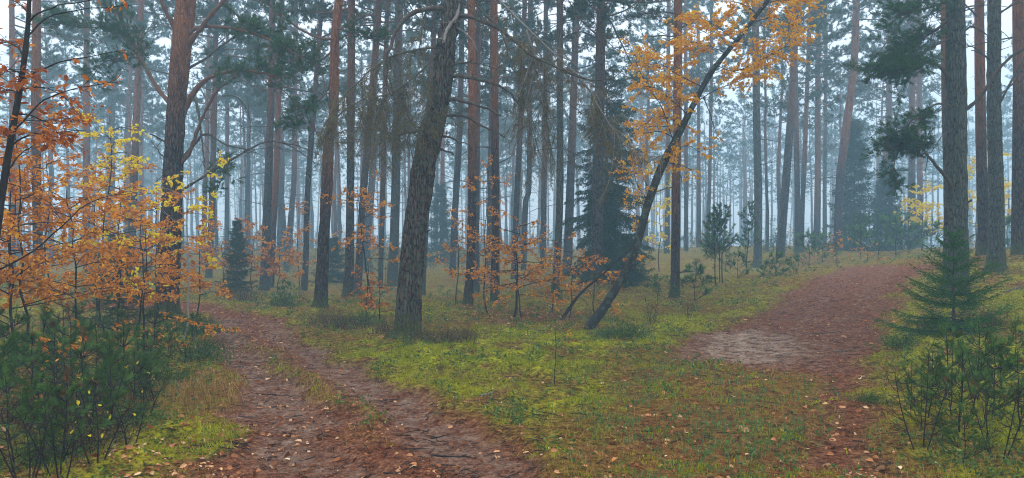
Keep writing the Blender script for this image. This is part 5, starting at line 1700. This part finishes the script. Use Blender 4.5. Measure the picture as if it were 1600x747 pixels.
# green grass
x, y, mk, g = scatter(90000, 4.4, 22, 23)
gx1, gy1 = ground_hit(1060, 625)
gp = np.exp(-((x - gx1) ** 2 / 1.0 + (y - gy1) ** 2 / 5.0))
pr = (gp * 1.0 + mk['worn'] * .30 + mk['strip'] * .12 + .03) * sm(.36, .60, fbm2(x, y, .45, 305)) * (1 - mk['dirt'])
x, y, mk = keep(x, y, mk, pr, g)
z = height(x, y, mk)
rr = np.hypot(x, y)
mb = MB()
blades(mb, x, y, z - .01, g.uniform(.03, .10, len(x)), .0014 + .0003 * rr, g, .9)
tag(mb.build('green_grass', M['green_grass'], smooth=False), 'blue-green grass tufts between the two tracks', kind='stuff')

# pine needles on the bare soil
x, y, mk, g = scatter(230000, 4.2, 24, 24)
pr = (mk['dirt'] * (1 - .75 * mk['sand']) * (1 - .6 * mk['rut']) * sm(.30, .55, fbm2(x, y, .5, 311)) * .9 + mk['worn'] * .45 + .10)
x, y, mk = keep(x, y, mk, pr, g)
z = height(x, y, mk)
rr = np.hypot(x, y)
mb = MB()
needles(mb, np.c_[x, y, z + .004], np.c_[g.normal(size=(len(x), 2)), g.normal(size=len(x)) * .12], .035 + .0015 * rr, .0022 + .0004 * rr, g)
tag(mb.build('needle_litter', M['needle_litter'], smooth=False), 'red-brown fallen pine needles on the tracks', kind='stuff')

# fallen leaves
x, y, mk, g = scatter(60000, 4.3, 34, 25)
lx, ly = ground_hit(335, 690)
edge = np.exp(-((x - lx) ** 2 / .5 + (y - ly) ** 2 / 4.0))
lx2, ly2 = ground_hit(330, 520)
edge2 = np.exp(-((x - lx2) ** 2 / 1.2 + (y - ly2) ** 2 / 8.0))
left = sm(-2.5, -5, x) * .35
pr = .05 + .045 * mk['dirt'] + .5 * edge + .30 * edge2 + .75 * mk['litter'] + left + .04 * mk['worn']
pr = pr * (.35 + 1.3 * sm(.35, .65, fbm2(x, y, .6, 317)))
x, y, mk = keep(x, y, mk, pr * 1.0, g)
z = height(x, y, mk)
n = len(x)
mb = MB()
leaves(mb, np.c_[x, y, z + .008], np.c_[g.normal(size=(n, 2)), g.normal(size=n) * .15], unit(np.c_[g.normal(size=(n, 2)) * .55, np.ones(n)]), np.exp(g.normal(-3.3, .36, n)).clip(.014, .058) * (1 + .012 * np.hypot(x, y)), g, 0, .65, .3)
tag(mb.build('fallen_leaves', M['litter'], smooth=False), 'tan and orange leaves strewn over the ground', kind='stuff')

# bilberry sprigs over the moss and the wood's floor
x, y, mk, g = scatter(16000, 4.5, 34, 27)
pr = (.05 + .5 * sm(.50, .68, fbm2(x, y, .9, 341))) * (1 - mk['dirt']) * (1 - .8 * mk['worn'])
x, y, mk = keep(x, y, mk, pr * .8, g)
z = height(x, y, mk)
n, q = len(x), 14
mb = MB()
hgt = np.repeat(g.uniform(.05, .17, n), q)
c = np.repeat(np.c_[x, y, z], q, 0) + np.c_[g.normal(size=(n * q, 2)) * .045, g.uniform(.1, 1, n * q) * hgt]
leaves(mb, c, g.normal(size=(n * q, 3)), rand_dirs(n * q, g), .022 + .0012 * np.repeat(np.hypot(x, y), q), g, 0, .6)
tag(mb.build('ground_cover', M['bilberry'], smooth=False), 'dark green bilberry sprigs over the forest floor', kind='stuff')

# hazy undergrowth between the far stems
g = np.random.default_rng(28)
mb = MB()
s0, sdv, sl, mt = [], [], [], []
lp, ld = [], []
for _ in range(520):
    d = math.sqrt(g.uniform(30 ** 2, 112 ** 2))
    az = g.uniform(R(-39), R(39))
    x, y = d * math.tan(az), d
    px = 800 + F * x / y
    if 1180 < px < 1460 and d < 34:
        continue
    z = float(macro(np.array([x]), np.array([y]))[0])
    h = g.uniform(.4, 1.5) * (1 + .012 * d)
    tube(mb, np.array([[x, y, z - .1], [x + g.normal() * .05, y, z + h]]), [.015, .005], 4, 0)
    orange = g.uniform() < .16
    for _ in range(26):
        t = g.uniform(.05, 1)
        r = h * .45 * (1.1 - t) * g.uniform(.3, 1)
        a = g.uniform(0, 6.28)
        p = [x + r * math.cos(a), y + r * math.sin(a), z + h * t]
        if orange:
            lp += [[p[0] + g.normal() * .1, p[1] + g.normal() * .1, p[2] + g.normal() * .1] for _ in range(5)]
        else:
            s0.append(p); sdv.append([math.cos(a), math.sin(a), .5]); sl.append(.15 * h)
shoots(mb, np.array(s0), np.array(sdv), np.array(sl), 9, .17, .03, g, 1)
lp = np.array(lp)
leaves(mb, lp, g.normal(size=lp.shape), rand_dirs(len(lp), g), .11, g, 2)
tag(mb.build('undergrowth', [M['dark_stem'], M['pine_far'], M['oak']], smooth=False), 'hazy undergrowth of bushes between the far stems', kind='stuff')

# loose twigs
x, y, mk, g = scatter(4600, 4.4, 25, 26)
x, y, mk = keep(x, y, mk, .25 + .2 * mk['dirt'], g)
z = height(x, y, mk)
mb = MB()
for a, b, c in zip(x, y, z):
    th = g.uniform(0, 6.28)
    L = g.uniform(.05, .26)
    d = np.array([math.cos(th), math.sin(th), 0])
    tube(mb, np.array([a, b, c + .008]) + np.outer(np.linspace(-.5, .5, 4), d) * L + g.normal(size=(4, 3)) * .006, [.004, .0045, .0035, .002], 4)
tag(mb.build('twig_litter', M['dark_stem']), 'small dark twigs scattered over the ground', kind='stuff')
